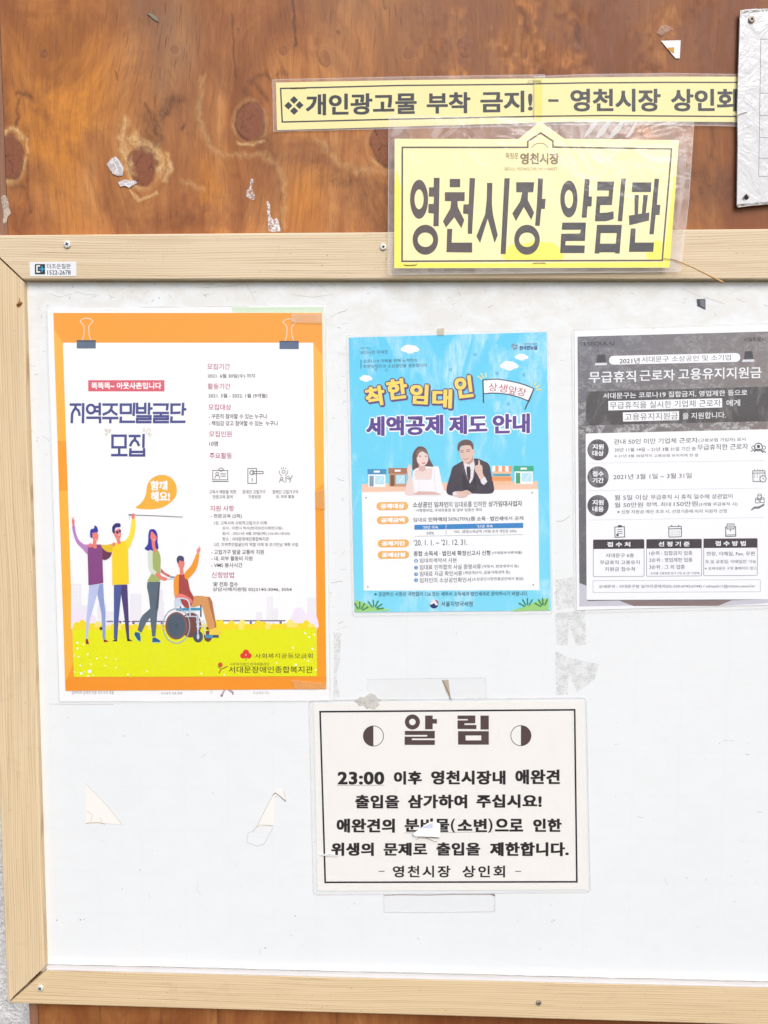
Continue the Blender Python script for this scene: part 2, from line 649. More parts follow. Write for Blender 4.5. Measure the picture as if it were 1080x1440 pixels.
for pts, w, s in [([(176, 168), (172, 195), (176, 225), (184, 240)], 7.5, 31), ([(186, 192), (190, 202), (205, 203), (219, 209), (226, 224), (225, 243)], 8.5, 33),
                  ([(236, 218), (239, 236), (232, 255)], 4, 35), ([(180, 265), (195, 282), (220, 272)], 3, 37),
                  ([(4, 184), (20, 182), (33, 194)], 5, 39), ([(38, 196), (38, 215)], 2.5, 41),
                  ([(285, 108), (280, 150), (284, 178), (292, 205)], 3, 43), ([(284, 178), (296, 214), (330, 218), (372, 218)], 3.2, 45),
                  ([(372, 218), (392, 235), (400, 262), (398, 320)], 3, 47), ([(448, 195), (470, 225), (500, 240), (545, 242)], 4, 49),
                  ([(258, 256), (275, 262), (284, 268)], 3.5, 51), ([(333, 200), (352, 205), (372, 198)], 3, 55)]:
    far_ = s in (43, 45, 47, 49, 51)
    pale = np.maximum(pale, soft(X, Y, pts, w * (2.2 if far_ else 1.25), s, 0.5) * (0.34 if far_ else 0.9))
dark = np.zeros(X.shape)
for pts, w, s, amt in [([(28, 137), (24, 150), (27, 165), (22, 176)], 4, 61, .8), ([(24, 133), (36, 132), (45, 140)], 6, 63, .8),
                  ([(224, 166), (236, 150), (250, 141)], 15, 65, .75), ([(200, 160), (207, 180), (208, 198)], 13, 67, .5), ([(216, 168), (220, 185), (226, 202)], 14, 69, .65),
                  ([(206, 145), (212, 166)], 4, 71, .8), ([(354, 118), (360, 108), (372, 104), (380, 112)], 6, 73, .6), ([(360, 118), (368, 130), (376, 142)], 5, 75, .7),
                  ([(342, 128), (350, 134)], 7, 77, .5), ([(400, 105), (396, 100), (390, 108)], 6, 79, .5), ([(412, 0), (413, 35), (416, 66)], 3, 81, .9),
                  ([(326, 20), (329, 80), (331, 110)], 2.0, 83, .7), ([(258, 175), (256, 182)], 3.5, 85, .9), ([(162, 100), (165, 112)], 1.6, 87, .9),
                  ([(733, 15), (745, 60), (756, 95), (768, 120)], 8, 89, .55), ([(813, 35), (812, 62)], 5, 91, .8), ([(880, 200), (895, 210), (902, 205)], 5, 93, .8),
                  ([(1000, 180), (1004, 200), (1000, 222)], 4, 95, .5), ([(445, 56), (446, 78)], 5, 97, .35), ([(538, 0), (541, 12)], 4, 99, .7),
                  ([(20, 262), (28, 258), (32, 262)], 9, 101, .6), ([(38, 225), (39, 270), (42, 300)], 2.5, 103, .6), ([(395, 330), (392, 240)], 5, 105, .25),
                  ([(375, 205), (388, 222)], 20, 107, .5), ([(470, 250), (520, 262), (540, 300)], 30, 109, .5), ([(530, 310), (546, 330)], 22, 111, .5),
                  ([(900, 260), (960, 250), (1020, 262)], 42, 113, .5), ([(655, 190), (655, 330)], 40, 115, .2)]:
    dark = np.maximum(dark, soft(X, Y, pts, w * 1.15, s, 0.45) * amt)
# grey weathered band between the left knots, browner field to the right
dark = np.maximum(dark, rim)
band = np.exp(-((X - 235 - (Y - 60) * 0.15) / 46) ** 2) * np.clip(1.15 - Y / 190, 0, 1) + np.exp(-((X - 520) / 90) ** 2) * np.clip(0.7 - Y / 170, 0, 1) * 0.7
band *= 0.35 + 0.9 * smooth_noise(X, Y, 7, 40, 121)
field = np.clip((X - 560) / 130, 0, 1) * (0.55 + 0.45 * smooth_noise(X, Y, 60, 150, 123))
for (x0, y0, x1, y1, w, sgn) in [(641, 20, 643, 108, 16, -1), (566, 60, 570, 110, 14, -.6), (744, 0, 752, 100, 14, -1), (700, 60, 706, 110, 20, -.7), (795, 80, 830, 104, 16, -.9), (905, 190, 915, 240, 22, -1), (940, 20, 930, 100, 16, -.6),
                              (830, 20, 880, 100, 60, .5), (600, 30, 610, 100, 34, .45), (1000, 20, 1020, 100, 30, .6), (20, 300, 25, 330, 10, .7), (110, 250, 60, 320, 50, .35), (300, 290, 270, 330, 42, .5), (190, 330, 160, 300, 30, .4)]:
    field += sgn * soft(X, Y, [(x0, y0), (x1, y1)], w, 131 + int(x0) % 37, 0.9)
for (x, y, w, a_) in [(75, 110, 75, .9), (55, 190, 30, 1.0), (110, 170, 60, .6), (430, 290, 34, .6), (300, 270, 30, .5), (95, 310, 40, .5)]:
    field -= a_ * np.exp(-((X - x) / w) ** 2 - ((Y - y) / (w * 1.6)) ** 2) * (0.5 + 0.8 * smooth_noise(X, Y, 20, 70, 141))
field += np.clip((Y - 1350) / 40, 0, 1) * 0.55
for x_ in (140, 225, 306, 472, 560, 700, 880, 990):
    dark = np.maximum(dark, soft(X, Y, [(x_, 1380), (x_ + 3, 1520), (x_ + 2, 1700)], 2.2, int(x_), 0.4) * (0.5 + (x_ % 7) * .06) * (Y > 1350))
field = np.clip(field, -1, 1)
relief = pale * 0.00035 - dark * 0.0002 + knot * 0.00025
relief += (smooth_noise(X, Y, 3, 22, 151) - .5) * 0.00014
ny, nx = X.shape
base = [P(0, 0, PD), P(1, 0, PD), P(0, 1, PD)]
# vectorised ray / plane intersection
vx = X - CX; vy = Y - CY
ex, ed, en = [np.array(a) for a in (X_c, D_c, N_c)]
wx = vx * ex[0] + vy * ex[1] + F_PX * ex[2]
wyv = vx * en[0] + vy * en[1] + F_PX * en[2]
wz = -(vx * ed[0] + vy * ed[1] + F_PX * ed[2])
tt = (-PD - CAM.y) / wyv
co = np.stack([CAM.x + wx * tt, np.full(X.shape, -PD) - relief, CAM.z + wz * tt], -1).reshape(-1, 3)

pr = P(540, 1700, PD)
root_pl = thing("plywood_panel", "orange brown varnished plywood panel with dark knots, behind the framed notice board", "plywood panel", (P(540, 720, PD - 0.01)))
me = bpy.data.meshes.new("panel_face")
ii = np.arange(nx * ny).reshape(ny, nx)
quads = np.stack([ii[:-1, :-1], ii[1:, :-1], ii[1:, 1:], ii[:-1, 1:]], -1).reshape(-1, 4)
# drop the collapsed cells left of the seam
wid = np.abs(co[quads[:, 3], 0] - co[quads[:, 0], 0])
quads = quads[wid > 1e-5]
co2 = co - np.array(root_pl.location)
me.vertices.add(len(co2)); me.vertices.foreach_set("co", co2.ravel())
me.loops.add(len(quads) * 4); me.loops.foreach_set("vertex_index", quads.ravel())
me.polygons.add(len(quads)); me.polygons.foreach_set("loop_start", np.arange(len(quads)) * 4)
me.update(calc_edges=True)
me.polygons.foreach_set("use_smooth", [True] * len(quads))
for nm, arr in (("gu", U * 0.00077), ("knot", knot), ("pale", pale), ("dark", dark), ("band", np.clip(band, 0, 1)), ("field", field * .5 + .5)):
    at = me.attributes.new(nm, 'FLOAT', 'POINT'); at.data.foreach_set("value", arr.ravel().astype(np.float32))
face = bpy.data.objects.new("panel_face", me); COL.objects.link(face); face.parent = root_pl
me.validate()

m_ply, t, b = newmat("varnished_plywood")


def attr(nm):
    a = N(t, "ShaderNodeAttribute"); a.attribute_name = nm; return a.outputs["Fac"]


g = N(t, "ShaderNodeNewGeometry"); sp = N(t, "ShaderNodeSeparateXYZ"); L(t, g.outputs["Position"], sp.inputs[0])


def uv(su, sv):
    c_ = N(t, "ShaderNodeCombineXYZ"); L(t, math_(t, 'MULTIPLY', attr("gu"), su), c_.inputs[0]); L(t, math_(t, 'MULTIPLY', sp.outputs[2], sv), c_.inputs[2]); return c_.outputs[0]


broad = noise(t, uv(20, 4.0), 1.0, 5, 0.60, 0.5)
fine = noise(t, uv(120, 9), 1.0, 4, 0.65, 0.3)
hair = noise(t, uv(900, 26), 1.0, 3, 0.6)
pore = noise(t, uv(620, 34), 1.0, 2, 0.5)
blot = noise(t, coords(t, (1, 1, 0.8)), 11, 7, 0.62, 0.9)
K = 0.80
lc = lambda *c_: tuple(max(x, 0.002) * K for x in lin(c_))
c = ramp(t, broad, [(0.28, lc(160, 96, 50)), (0.42, lc(186, 118, 66)), (0.55, lc(206, 138, 78)), (0.70, lc(224, 160, 98))])
# contour lines of the growth rings
con = math_(t, 'SINE', math_(t, 'MULTIPLY', math_(t, 'ADD', noise(t, uv(9, 2.2), 1.0, 4, 0.55, 0.6), math_(t, 'MULTIPLY', fine, 0.03)), 95.0))
c = mixc(t, math_(t, 'MULTIPLY', ramp(t, con, [(0.55, 0.0), (0.95, 1.0)]), math_(t, 'MULTIPLY', ramp(t, blot, [(0.42, 0.0), (0.6, 0.36)]), 1.0)), c, lc(140, 80, 40))
fl = attr("field")
c = mixc(t, ramp(t, fl, [(0.5, 0.0), (1.0, 0.85)]), c, lc(122, 66, 36))
c = mixc(t, ramp(t, fl, [(0.0, 0.85), (0.5, 0.0)]), c, lc(228, 146, 56))
c = mixc(t, ramp(t, blot, [(0.40, 0.62), (0.58, 0.0)]), c, lc(132, 76, 42))
c = mixc(t, ramp(t, fine, [(0.32, 0.26), (0.50, 0.0)]), c, lc(132, 76, 40))
c = mixc(t, ramp(t, fine, [(0.55, 0.0), (0.75, 0.14)]), c, lc(228, 160, 92))
c = mixc(t, ramp(t, hair, [(0.30, 0.30), (0.46, 0.0)]), c, lc(110, 62, 34))
c = mixc(t, math_(t, 'MULTIPLY', attr("band"), 0.85), c, lc(150, 112, 84))
c = mixc(t, math_(t, 'MULTIPLY', ramp(t, pore, [(0.60, 0.0), (0.66, 1.0)]), math_(t, 'ADD', math_(t, 'MULTIPLY', attr("band"), 0.6), 0.32)), c, lc(96, 62, 44))
kc = mixc(t, noise(t, coords(t), 260, 4, 0.7), lc(118, 66, 42), lc(166, 102, 70))
c = mixc(t, attr("knot"), c, kc)
brk = ramp(t, noise(t, coords(t, (2, 1, 1)), 300, 4, 0.7), [(0.35, 0.25), (0.6, 1.0)])
c = mixc(t, math_(t, 'MULTIPLY', attr("pale"), brk), c, lc(242, 200, 138))
c = mixc(t, math_(t, 'MULTIPLY', attr("dark"), ramp(t, noise(t, coords(t, (1.6, 1, .7)), 330, 5, 0.75), [(0.3, 0.35), (0.6, 1.0)])), c, lc(78, 48, 36))
# hairline cracks in and above the knots
vo = N(t, "ShaderNodeTexVoronoi", feature='DISTANCE_TO_EDGE'); vo.inputs["Scale"].default_value = 55
wn = N(t, "ShaderNodeTexNoise"); wn.inputs["Scale"].default_value = 90; wn.inputs["Detail"].default_value = 3; L(t, g.outputs["Position"], wn.inputs["Vector"])
wm = N(t, "ShaderNodeVectorMath", operation='MULTIPLY'); wm.inputs[1].default_value = (0.016, 0, 0.016); L(t, wn.outputs["Color"], wm.inputs[0])
wa = N(t, "ShaderNodeVectorMath", operation='ADD'); L(t, coords(t, (1.2, 1, 0.7)), wa.inputs[0]); L(t, wm.outputs[0], wa.inputs[1])
L(t, wa.outputs[0], vo.inputs["Vector"])
crk_on = ramp(t, noise(t, coords(t), 60, 2), [(0.45, 0.0), (0.55, 1.0)])
crk = ramp(t, vo.outputs["Distance"], [(0.0, 0.9), (0.022, 0.0)])
ck = math_(t, 'MULTIPLY', math_(t, 'MULTIPLY', crk, crk_on), math_(t, 'MAXIMUM', math_(t, 'MULTIPLY', attr("knot"), 0.9), math_(t, 'MULTIPLY', attr("dark"), 0.8)))
c = mixc(t, ck, c, lc(48, 26, 20))
L(t, c, b.inputs["Base Color"])
L(t, ramp(t, blot, [(0.4, 0.44), (0.6, 0.6)]), b.inputs["Roughness"])
b.inputs["Specular IOR Level"].default_value = 0.25
hgt = math_(t, 'SUBTRACT', math_(t, 'ADD', math_(t, 'MULTIPLY', fine, 0.5), math_(t, 'MULTIPLY', hair, 0.3)), ck)
bump(t, b, hgt, 0.55, 0.0006)
me.materials.append(m_ply)

# core of the plywood and the darker batten along its left edge
sh_p = Sheet(PD)
m_core, t2, b2 = newmat("dark_batten_wood")
n1 = noise(t2, coords(t2, (60, 1, 3)), 5, 4, 0.6)
L(t2, mixc(t2, n1, lin((104, 70, 50)), lin((164, 116, 86))), b2.inputs["Base Color"]); b2.inputs["Roughness"].default_value = 0.7
bump(t2, b2, n1, 0.5, 0.0006)


def seam(y, off=0):
    return 3.0 + (y - 100) * (54.0 - 3.0) / (1420 - 100) + off


slab(sh_p, [(seam(-160, 2), -160), (1260, -160), (1260, 1700), (seam(1700, 2), 1700)], -0.016, -0.0006, "panel_core", [m_core], root_pl)
slab(sh_p, [(seam(-160, -13), -160), (seam(-160, -0.9), -160), (seam(1700, -0.9), 1700), (seam(1700, -13), 1700)], -0.016, 0.0004, "edge_batten", [m_core], root_pl)

# rough white paint smears on the plywood: real, thin crusts
m_paint = flat_film("white_paint_crust", (250, 248, 246), 0.12, 0.88, 420)
m_white = ink((246, 244, 240), 0.7)


def smear(outline, name="paint_smear", mat=m_paint, h=0.0006, root=root_pl, sheet=sh_p):
    k = Ink(sheet, root, name, h); k.poly(spline(outline, True, 4), mat, 0); return k.done()


smear([(353, 252), (356, 252), (355.5, 258), (354, 264), (358, 272), (358.5, 279), (354, 281), (350, 279), (346, 275), (347, 268), (351, 264), (352, 258)])
smear([(375, 285), (378, 284), (380, 292), (380, 302), (384, 309), (390, 307), (393, 318), (394, 325), (378, 325), (377, 312), (376, 300)])
smear([(2, 276), (8, 275), (11, 281), (13, 292), (15, 300), (11, 305), (9, 312), (4, 313), (5, 300), (3, 288)], "glue_lump", flat_film("old_glue", (206, 186, 166), 0.5, 0.5, 500))

# ------------------------------------------------------------------ whiteboard in its pine frame
FT = 0.008          # frame face stands 8 mm proud of the board
sh_b = Sheet(0.0)
sh_f = Sheet(FT)
root_nb = thing("notice_board", "white notice board in a pale pine frame, papers taped all over it", "notice board", P(540, 720, 0))

m_board, t, b = newmat("white_melamine")
v = coords(t)
col = mixc(t, noise(t, v, 5, 4, 0.6), tuple(x * .84 for x in lin((240, 242, 241))), tuple(x * .84 for x in lin((248, 249, 248))))
# worn, grubby upper part with fine specks
g = N(t, "ShaderNodeNewGeometry"); sp = N(t, "ShaderNodeSeparateXYZ"); L(t, g.outputs["Position"], sp.inputs[0])
ztop = P(540, 392, 0).z
up_ = N(t, "ShaderNodeMapRange"); L(t, sp.outputs[2], up_.inputs[0]); up_.inputs[1].default_value = ztop - 0.16; up_.inputs[2].default_value = ztop
dirt = ramp(t, noise(t, coords(t, (1, 1, 1.6)), 30, 7, 0.7, 0.5), [(0.40, 0.0), (0.60, 0.5)])
col = mixc(t, math_(t, 'MULTIPLY', dirt, math_(t, 'ADD', math_(t, 'MULTIPLY', up_.outputs[0], 0.85), 0.12)), col, lin((206, 198, 184)))
spk = ramp(t, noise(t, v, 1300, 2, 0.6), [(0.70, 0.0), (0.78, 0.35)])
col = mixc(t, spk, col, lin((150, 146, 140)))
sp2 = ramp(t, noise(t, coords(t, (1, 1, 1.3)), 260, 3, 0.5), [(0.735, 0.0), (0.755, 0.8)])
col = mixc(t, sp2, col, lin((120, 112, 104)))
# printed faint dotted ruling, 50 mm squares


def ruling(axis_out, other_out, off):
    a = math_(t, 'MULTIPLY', math_(t, 'ADD', axis_out, off), 1 / 0.0497)
    f_ = math_(t, 'ABSOLUTE', math_(t, 'SUBTRACT', math_(t, 'FRACT', math_(t, 'ADD', a, 100.5)), 0.5))
    ln = math_(t, 'LESS_THAN', f_, 0.011)
    ds = math_(t, 'LESS_THAN', math_(t, 'FRACT', math_(t, 'MULTIPLY', math_(t, 'ADD', other_out, 10.0), 520)), 0.55)
    return math_(t, 'MULTIPLY', ln, ds)


gx0 = P(199, 1200, 0).x; gz0 = P(400, 1171, 0).z
gr = math_(t, 'MAXIMUM', ruling(sp.outputs[0], sp.outputs[2], -gx0), ruling(sp.outputs[2], sp.outputs[0], -gz0))
col = mixc(t, math_(t, 'MULTIPLY', gr, 0.14), col, lin((196, 202, 206)))
L(t, col, b.inputs["Base Color"])
b.inputs["Roughness"].default_value = 0.36
b.inputs["Specular IOR Level"].default_value = 0.4
bump(t, b, math_(t, 'ADD', noise(t, v, 900, 2), math_(t, 'MULTIPLY', noise(t, v, 6, 2), 3.0)), 0.06, 0.0006)

RX = 1230   # the board goes on past the picture's right edge
slab(sh_b, [(22, 384), (RX, 380), (RX, 1392), (52, 1366)], -0.007, 0.0, "board_surface", [m_board], root_nb)

pine_x, pine_z = pine("pine_grain_along", 'x', 0.5), pine("pine_grain_up", 'z', 0.85)
pine_low = pine("pine_grain_along_fresh", 'x', 1.0)


def rail(pts, name, mat, round_edge=0.0022):
    """four-cornered rail with rounded arrises"""
    top = [sh_f.pt(x, y, 0) for x, y in pts]
    bm = bmesh.new()
    tv = [bm.verts.new(p - root_nb.location) for p in top]
    bv = [bm.verts.new(p - root_nb.location + Vector((0, FT + 0.0065, 0))) for p in top]
    n = len(tv)
    bm.faces.new(tv); bm.faces.new(list(reversed(bv)))
    for i in range(n):
        j = (i + 1) % n
        bm.faces.new((tv[j], tv[i], bv[i], bv[j]))
    bmesh.ops.recalc_face_normals(bm, faces=bm.faces)
    long_ = []
    for e in bm.edges:
        if e.verts[0] in tv and e.verts[1] in tv:
            a, c_ = tv.index(e.verts[0]), tv.index(e.verts[1])
            if {a, c_} in ({0, 1}, {2, 3}):
                long_.append(e)
            else:
                pass
    bmesh.ops.bevel(bm, geom=long_, offset=round_edge, segments=4, affect='EDGES', profile=0.5)
    short = [e for e in bm.edges if e.calc_length() > 0.01 and all(abs(v_.co.y - tv_y) < 1e-5 for v_ in e.verts)] if False else []
    me_ = bpy.data.meshes.new(name); bm.to_mesh(me_); bm.free()
    me_.materials.append(mat)
    for p_ in me_.polygons: p_.use_smooth = False
    o_ = bpy.data.objects.new(name, me_); COL.objects.link(o_); o_.parent = root_nb
    return o_


# mitres meet with a dark hairline gap; right rail lies beyond the picture
rail([(-33, 330.5), (RX + 66, 319.5), (RX, 393.0), (34, 393.6)], "frame_rail", pine_x)
rail([(66.5, 1363.3), (RX, 1391.4), (RX + 66, 1449), (11.5, 1411.5)], "frame_rail", pine_low)
rail([(-33.0, 333.5), (10.0, 1409.5), (62.8, 1359.5), (32.6, 396.0)], "frame_rail", pine_z)
rail([(RX + 1, 396), (RX + 1, 1385), (RX + 67, 1446), (RX + 67, 322)], "frame_rail", pine_z)

# white sealant bead along the foot of the board
m_bead = ink((214, 208, 202), 0.5, .25)


def ribbon(pts0, pts1, h0, h1, name, mat, root, seg=4, sheet=sh_b):
    """rounded strip between two pixel polylines"""
    vs, fs = [], []
    for (a, c_) in zip(pts0, pts1):
        for k in range(seg + 1):
            f_ = k / seg
            x = a[0] + (c_[0] - a[0]) * f_; y = a[1] + (c_[1] - a[1]) * f_
            vs.append(sheet.pt(x, y, h0 + (h1 - h0) * math.sin(math.pi * (0.08 + 0.84 * f_))))
    n_ = seg + 1
    for i in range(len(pts0) - 1):
        for k in range(seg):
            fs.append((i * n_ + k, i * n_ + k + 1, (i + 1) * n_ + k + 1, (i + 1) * n_ + k))
    ff = []
    for q in fs:
        a, b_, c_ = (vs[k] for k in q[:3])
        ff.append(q if (b_ - a).cross(c_ - a).dot(sheet.n) > 0 else tuple(reversed(q)))
    return link_mesh(name, vs, ff, [mat], None, root, smooth=True)


bx = np.linspace(66, RX, 90)
yb = lambda x: 1356.5 + (x - 65) * (1381.0 - 1356.5) / (1080 - 65)
vs_, fs_ = [], []
for x in bx:
    wob = random.uniform(-.35, .35)
    for f_, dd in ((0.0, 0.0004), (0.12, 0.0028), (0.5, 0.0052), (0.85, 0.0078), (1.0, FT + 0.0002), (1.1, FT - 0.0008)):
        vs_.append(P(x + 0.0 * f_, yb(x) + wob * (1 - f_) + 7.6 * f_, dd))
for i in range(len(bx) - 1):
    for q in range(5):
        fs_.append((i * 6 + q, i * 6 + q + 1, (i + 1) * 6 + q + 1, (i + 1) * 6 + q))
link_mesh("sealant_bead", vs_, fs_, [m_bead], None, root_nb, smooth=True)
m_gap = ink((120, 112, 104), 0.8)
k = Ink(sh_b, root_nb, "edge_seam_lines", 0.0003)  # thin grey lines where the board meets bead and frame
k.line([(66 + i * 15, yb(66 + i * 15) - 0.6 + random.uniform(-.5, .5)) for i in range(77)], 0.7, ink((168, 160, 150), 0.8), 0)
k.line([(34.6 + (y - 396) * 0.0305 + random.uniform(-.3, .3), y) for y in range(398, 1356, 24)], 1.1, ink((176, 170, 164), 0.8), 0)
k.done("stuff")

m_screw = metal("screw_zinc", (232, 228, 220), 0.5)
m_screw_d = metal("screw_aged", (176, 166, 152), 0.5, 0.5)
m_slot = ink((40, 34, 30), 0.8)


def screw(px, py, r, sheet, root, mat, rot=20, name="screw"):
    """domed head with a recessed cross"""
    c0 = sheet.pt(px, py, 0); n_ = sheet.n
    R = r * 0.00077
    a = Vector((1, 0, 0)); b_ = n_.cross(a).normalized()
    vs, fs = [], []
    prof = [(1.0, 0.0), (1.0, 0.25), (0.88, 0.45), (0.6, 0.52), (0.28, 0.5), (0.24, 0.1)]
    K_ = 20
    for pr_, hh in prof:
        for i in range(K_):
            an = 2 * math.pi * i / K_
            vs.append(c0 + (a * math.cos(an) + b_ * math.sin(an)) * pr_ * R + n_ * hh * R)
    for j in range(len(prof) - 1):
        for i in range(K_):
            fs.append((j * K_ + i, j * K_ + (i + 1) % K_, (j + 1) * K_ + (i + 1) % K_, (j + 1) * K_ + i))
    fs.append(tuple(range((len(prof) - 1) * K_, len(prof) * K_)))
    idx = [0] * (len(fs) - 1) + [1]
    nb = len(vs)
    for q in (rot, rot + 90):
        q = math.radians(q); d_ = a * math.cos(q) + b_ * math.sin(q); e_ = n_.cross(d_)
        hh = n_ * R * (0.56 + 0.004 * (q > 1))
        b0 = len(vs)
        for sx, sy in ((-.5, -.1), (.5, -.1), (.5, .1), (-.5, .1)):
            vs.append(c0 + d_ * sx * R + e_ * sy * R + hh)
        fs.append((b0, b0 + 1, b0 + 2, b0 + 3)); idx.append(1)
    return link_mesh(name, vs, fs, [mat, m_slot], idx, root)


screw(95, 344, 5.2, sh_f, root_nb, m_screw)
screw(539, 347.5, 4.6, sh_f, root_nb, m_screw)
screw(57, 1389, 5.0, sh_f, root_nb, m_screw, 45)
screw(757.5, 1410, 4.0, sh_f, root_nb, m_screw_d, 30)
k = Ink(sh_f, root_nb, "knot_hole", 0.0001)
k.poly(spline([(23, 428), (26, 424), (27.5, 418), (28.5, 424), (31.5, 425), (30, 430), (26, 433), (23.5, 431)], True, 3), ink((170, 120, 70), .8), 0)
k.poly(spline([(23, 429), (27, 427), (31, 426), (29, 429), (25, 431)], True, 3), ink((92, 58, 34), .8), 1)
k.done()

# ------------------------------------------------------------------ white plate screwed on at the upper right
sh_w = Sheet((1040, 14, -0.0046), (1038, 290, -0.0046), (1200, 150, -0.0056))
root_wp = thing("metal_plate", "creased white plate with a faint ruled table, screwed on at the picture's right edge", "plate", sh_w.pt(1110, 150, 0))
m_plate, t, b = newmat("white_coated_plate")
v = coords(t)
col = mixc(t, noise(t, v, 16, 5, 0.7), lin((196, 194, 192)), lin((216, 215, 214)))
col = mixc(t, ramp(t, noise(t, v, 180, 4, .7), [(0.66, 0.0), (0.72, 0.6)]), col, lin((140, 124, 110)))
L(t, col, b.inputs["Base Color"]); b.inputs["Roughness"].default_value = 0.24; b.inputs["Specular IOR Level"].default_value = 0.6
bump(t, b, math_(t, 'ADD', noise(t, v, 30, 4, 0.6, 1.6), math_(t, 'MULTIPLY', noise(t, coords(t, (1, 1, .5)), 110, 3, .6, 2.0), 0.3)), 0.45, 0.004)
slab(sh_w, [(1041, 15), (1050, 12.8), (1220, 9), (1220, 279), (1080, 287), (1058, 289), (1038.5, 291.5), (1036.5, 288), (1037.6, 200), (1037, 150), (1039, 80)], 0.0, 0.0022, "plate_sheet", [m_plate], root_wp)
k = Ink(sh_w, root_wp, "ruled_table", 0.00226)
gl_ = ink((150, 148, 150), .6)
k.line([(1070, 55), (1068.8, 130), (1067, 247)], 0.7, gl_)
for y in (55, 131, 162.5, 193.5, 222.5, 248):
    k.line([(1070 - (y - 55) * 0.016, y), (1200, y - 1.5)], 0.7, gl_)
k.line([(1134, 55), (1131, 246)], 0.7, gl_)
k.done()
k = Ink(sh_w, root_wp, "grime_edge", 0.00226)
gm = flat_film("plate_grime", (110, 90, 74), 0.0, 0.75, 900)
k.poly([(1037, 287), (1080, 283.5), (1080, 286.5), (1038, 290.5)], gm, 1)
k.poly([(1042, 15.2), (1080, 13), (1080, 16), (1043, 19)], gm, 1)
k.poly(spline([(1050, 272), (1054, 276), (1051, 281), (1046, 282), (1043, 279), (1047, 275)], True, 3), gm, 1)
k.done("stuff")
shw2 = Sheet((1040, 14, -0.0024), (1038, 290, -0.0024), (1200, 150, -0.0034))
screw(1056.5, 28, 4.6, shw2, root_wp, m_screw_d, 50)
k = Ink(sh_w, root_wp, "screw_hole", 0.0023)
k.poly(spline([(1047, 275), (1049, 274), (1052, 275.5), (1052.5, 279), (1049, 281), (1046.5, 279)], True, 3), ink((44, 30, 26), .8), 1)
k.done()

# ------------------------------------------------------------------ maker's sticker
root = thing("maker_sticker", "small silver grey sticker with a phone number, on the frame's top rail", "sticker", sh_f.pt(73, 378, 0))
st = ink((240, 240, 242), 0.35)
slab(sh_f, [(41.5, 368.5), (107, 368), (107.3, 388.3), (42.3, 388.5)], 0.00005, 0.0003, "sticker_backing", [st], root)
k = Ink(sh_f, root, "square_logo", 0.0003)
k.rect(49, 371.3, 63.3, 385.8, ink((52, 54, 60)), 1)
k.line([(56.5, 373.9), (52, 373.9), (52, 382.4), (56.5, 382.4)], 1.9, ink((240, 240, 240)), 2)
k.line([(55, 378.3), (63, 378.3)], 1.3, ink((60, 180, 225)), 3); k.line([(59.2, 374.3), (59.2, 382.5)], 1.3, ink((60, 180, 225)), 3)
k.done()
k = Ink(sh_f, root, "lettering", 0.0003)
bk = ink((44, 42, 44))
k.text("더조은칠판", 66, 371.0, 99.5, 377.9, bk, 1, bold=.006)
k.text("1522-2678", 66.5, 380.0, 99.3, 386.2, bk, 1, bold=.012)
k.done()

# ------------------------------------------------------------------ inks
BK = ink((26, 22, 20), 0.5, 0.08)
film_wood2 = film_material("clear_pouch", 0.015, 0.4, 0.12)
film_soft = film_material("laminate_gloss", 0.016, 0.16, 0.16)
m_margin = flat_film("film_margin_haze", (240, 228, 216), 0.12, 0.16, 40)
film_edge = flat_film("sealed_edge", (232, 232, 230), 0.42)
m_tape = flat_film("clear_tape", (255, 226, 190), 0.22, 0.10, 300)
m_residue = flat_film("tape_residue", (206, 204, 198), 0.05, 0.26, 700)
m_residue_w = flat_film("tape_residue_pale", (236, 230, 220), 0.25, 0.4, 400)
m_steel = metal("staple_steel", (170, 160, 140), 0.35)
m_rust = metal("staple_rusty", (120, 96, 60), 0.6, 0.8)


def film(sheet, pts, root, mat, name="film", h=0.0007, edge=0.9, th=0.00012):
    o_ = slab(sheet, pts, h, h + th, name, [mat], root)
    if edge:
        k_ = Ink(sheet, root, "film_edge", h + th + 0.00004)
        k_.line(pts, edge, film_edge, 0, closed=True)
        k_.done()
    return o_


def margin(sheet, outer, inner, root, h):
    """the pouch beyond the paper, where two layers of film with air between look hazy"""
    k_ = Ink(sheet, root, "film_margin", h); k_.poly(outer, m_margin, 0, [inner]); return k_.done()


def rounded(pts, r=6, seg=4):
    out = []
    n = len(pts)
    for i in range(n):
        p0, p1, p2 = Vector(pts[i - 1]), Vector(pts[i]), Vector(pts[(i + 1) % n])
        a = (p0 - p1).normalized(); b_ = (p2 - p1).normalized()
        for k_ in range(seg + 1):
            t_ = k_ / seg
            q = p1 + a * r * (1 - t_) ** 2 + b_ * r * t_ ** 2
            out.append((q.x, q.y))
    return out


def staple(sheet, pts, root, mat, h=0.0010, r=0.00032, name="staple"):
    """bent round wire following pixel points"""
    vs, fs = [], []
    pp = [sheet.pt(x, y, h + (0 if 0 < i < len(pts) - 1 else -0.0006)) for i, (x, y) in enumerate(pts)]
    K_ = 6
    for i, p in enumerate(pp):
        a = pp[max(i - 1, 0)]; c_ = pp[min(i + 1, len(pp) - 1)]
        d_ = (c_ - a).normalized(); u_ = d_.cross(sheet.n)
        u_ = u_.normalized(); w_ = u_.cross(d_)
        for q in range(K_):
            an = 2 * math.pi * q / K_
            vs.append(p + (u_ * math.cos(an) + w_ * math.sin(an)) * r)
    for i in range(len(pp) - 1):
        for q in range(K_):
            fs.append((i * K_ + q, i * K_ + (q + 1) % K_, (i + 1) * K_ + (q + 1) % K_, (i + 1) * K_ + q))
    fs.append(tuple(range(K_))); fs.append(tuple(reversed(range(len(pp) * K_ - K_, len(pp) * K_))))
    return link_mesh(name, vs, fs, [mat], None, root)


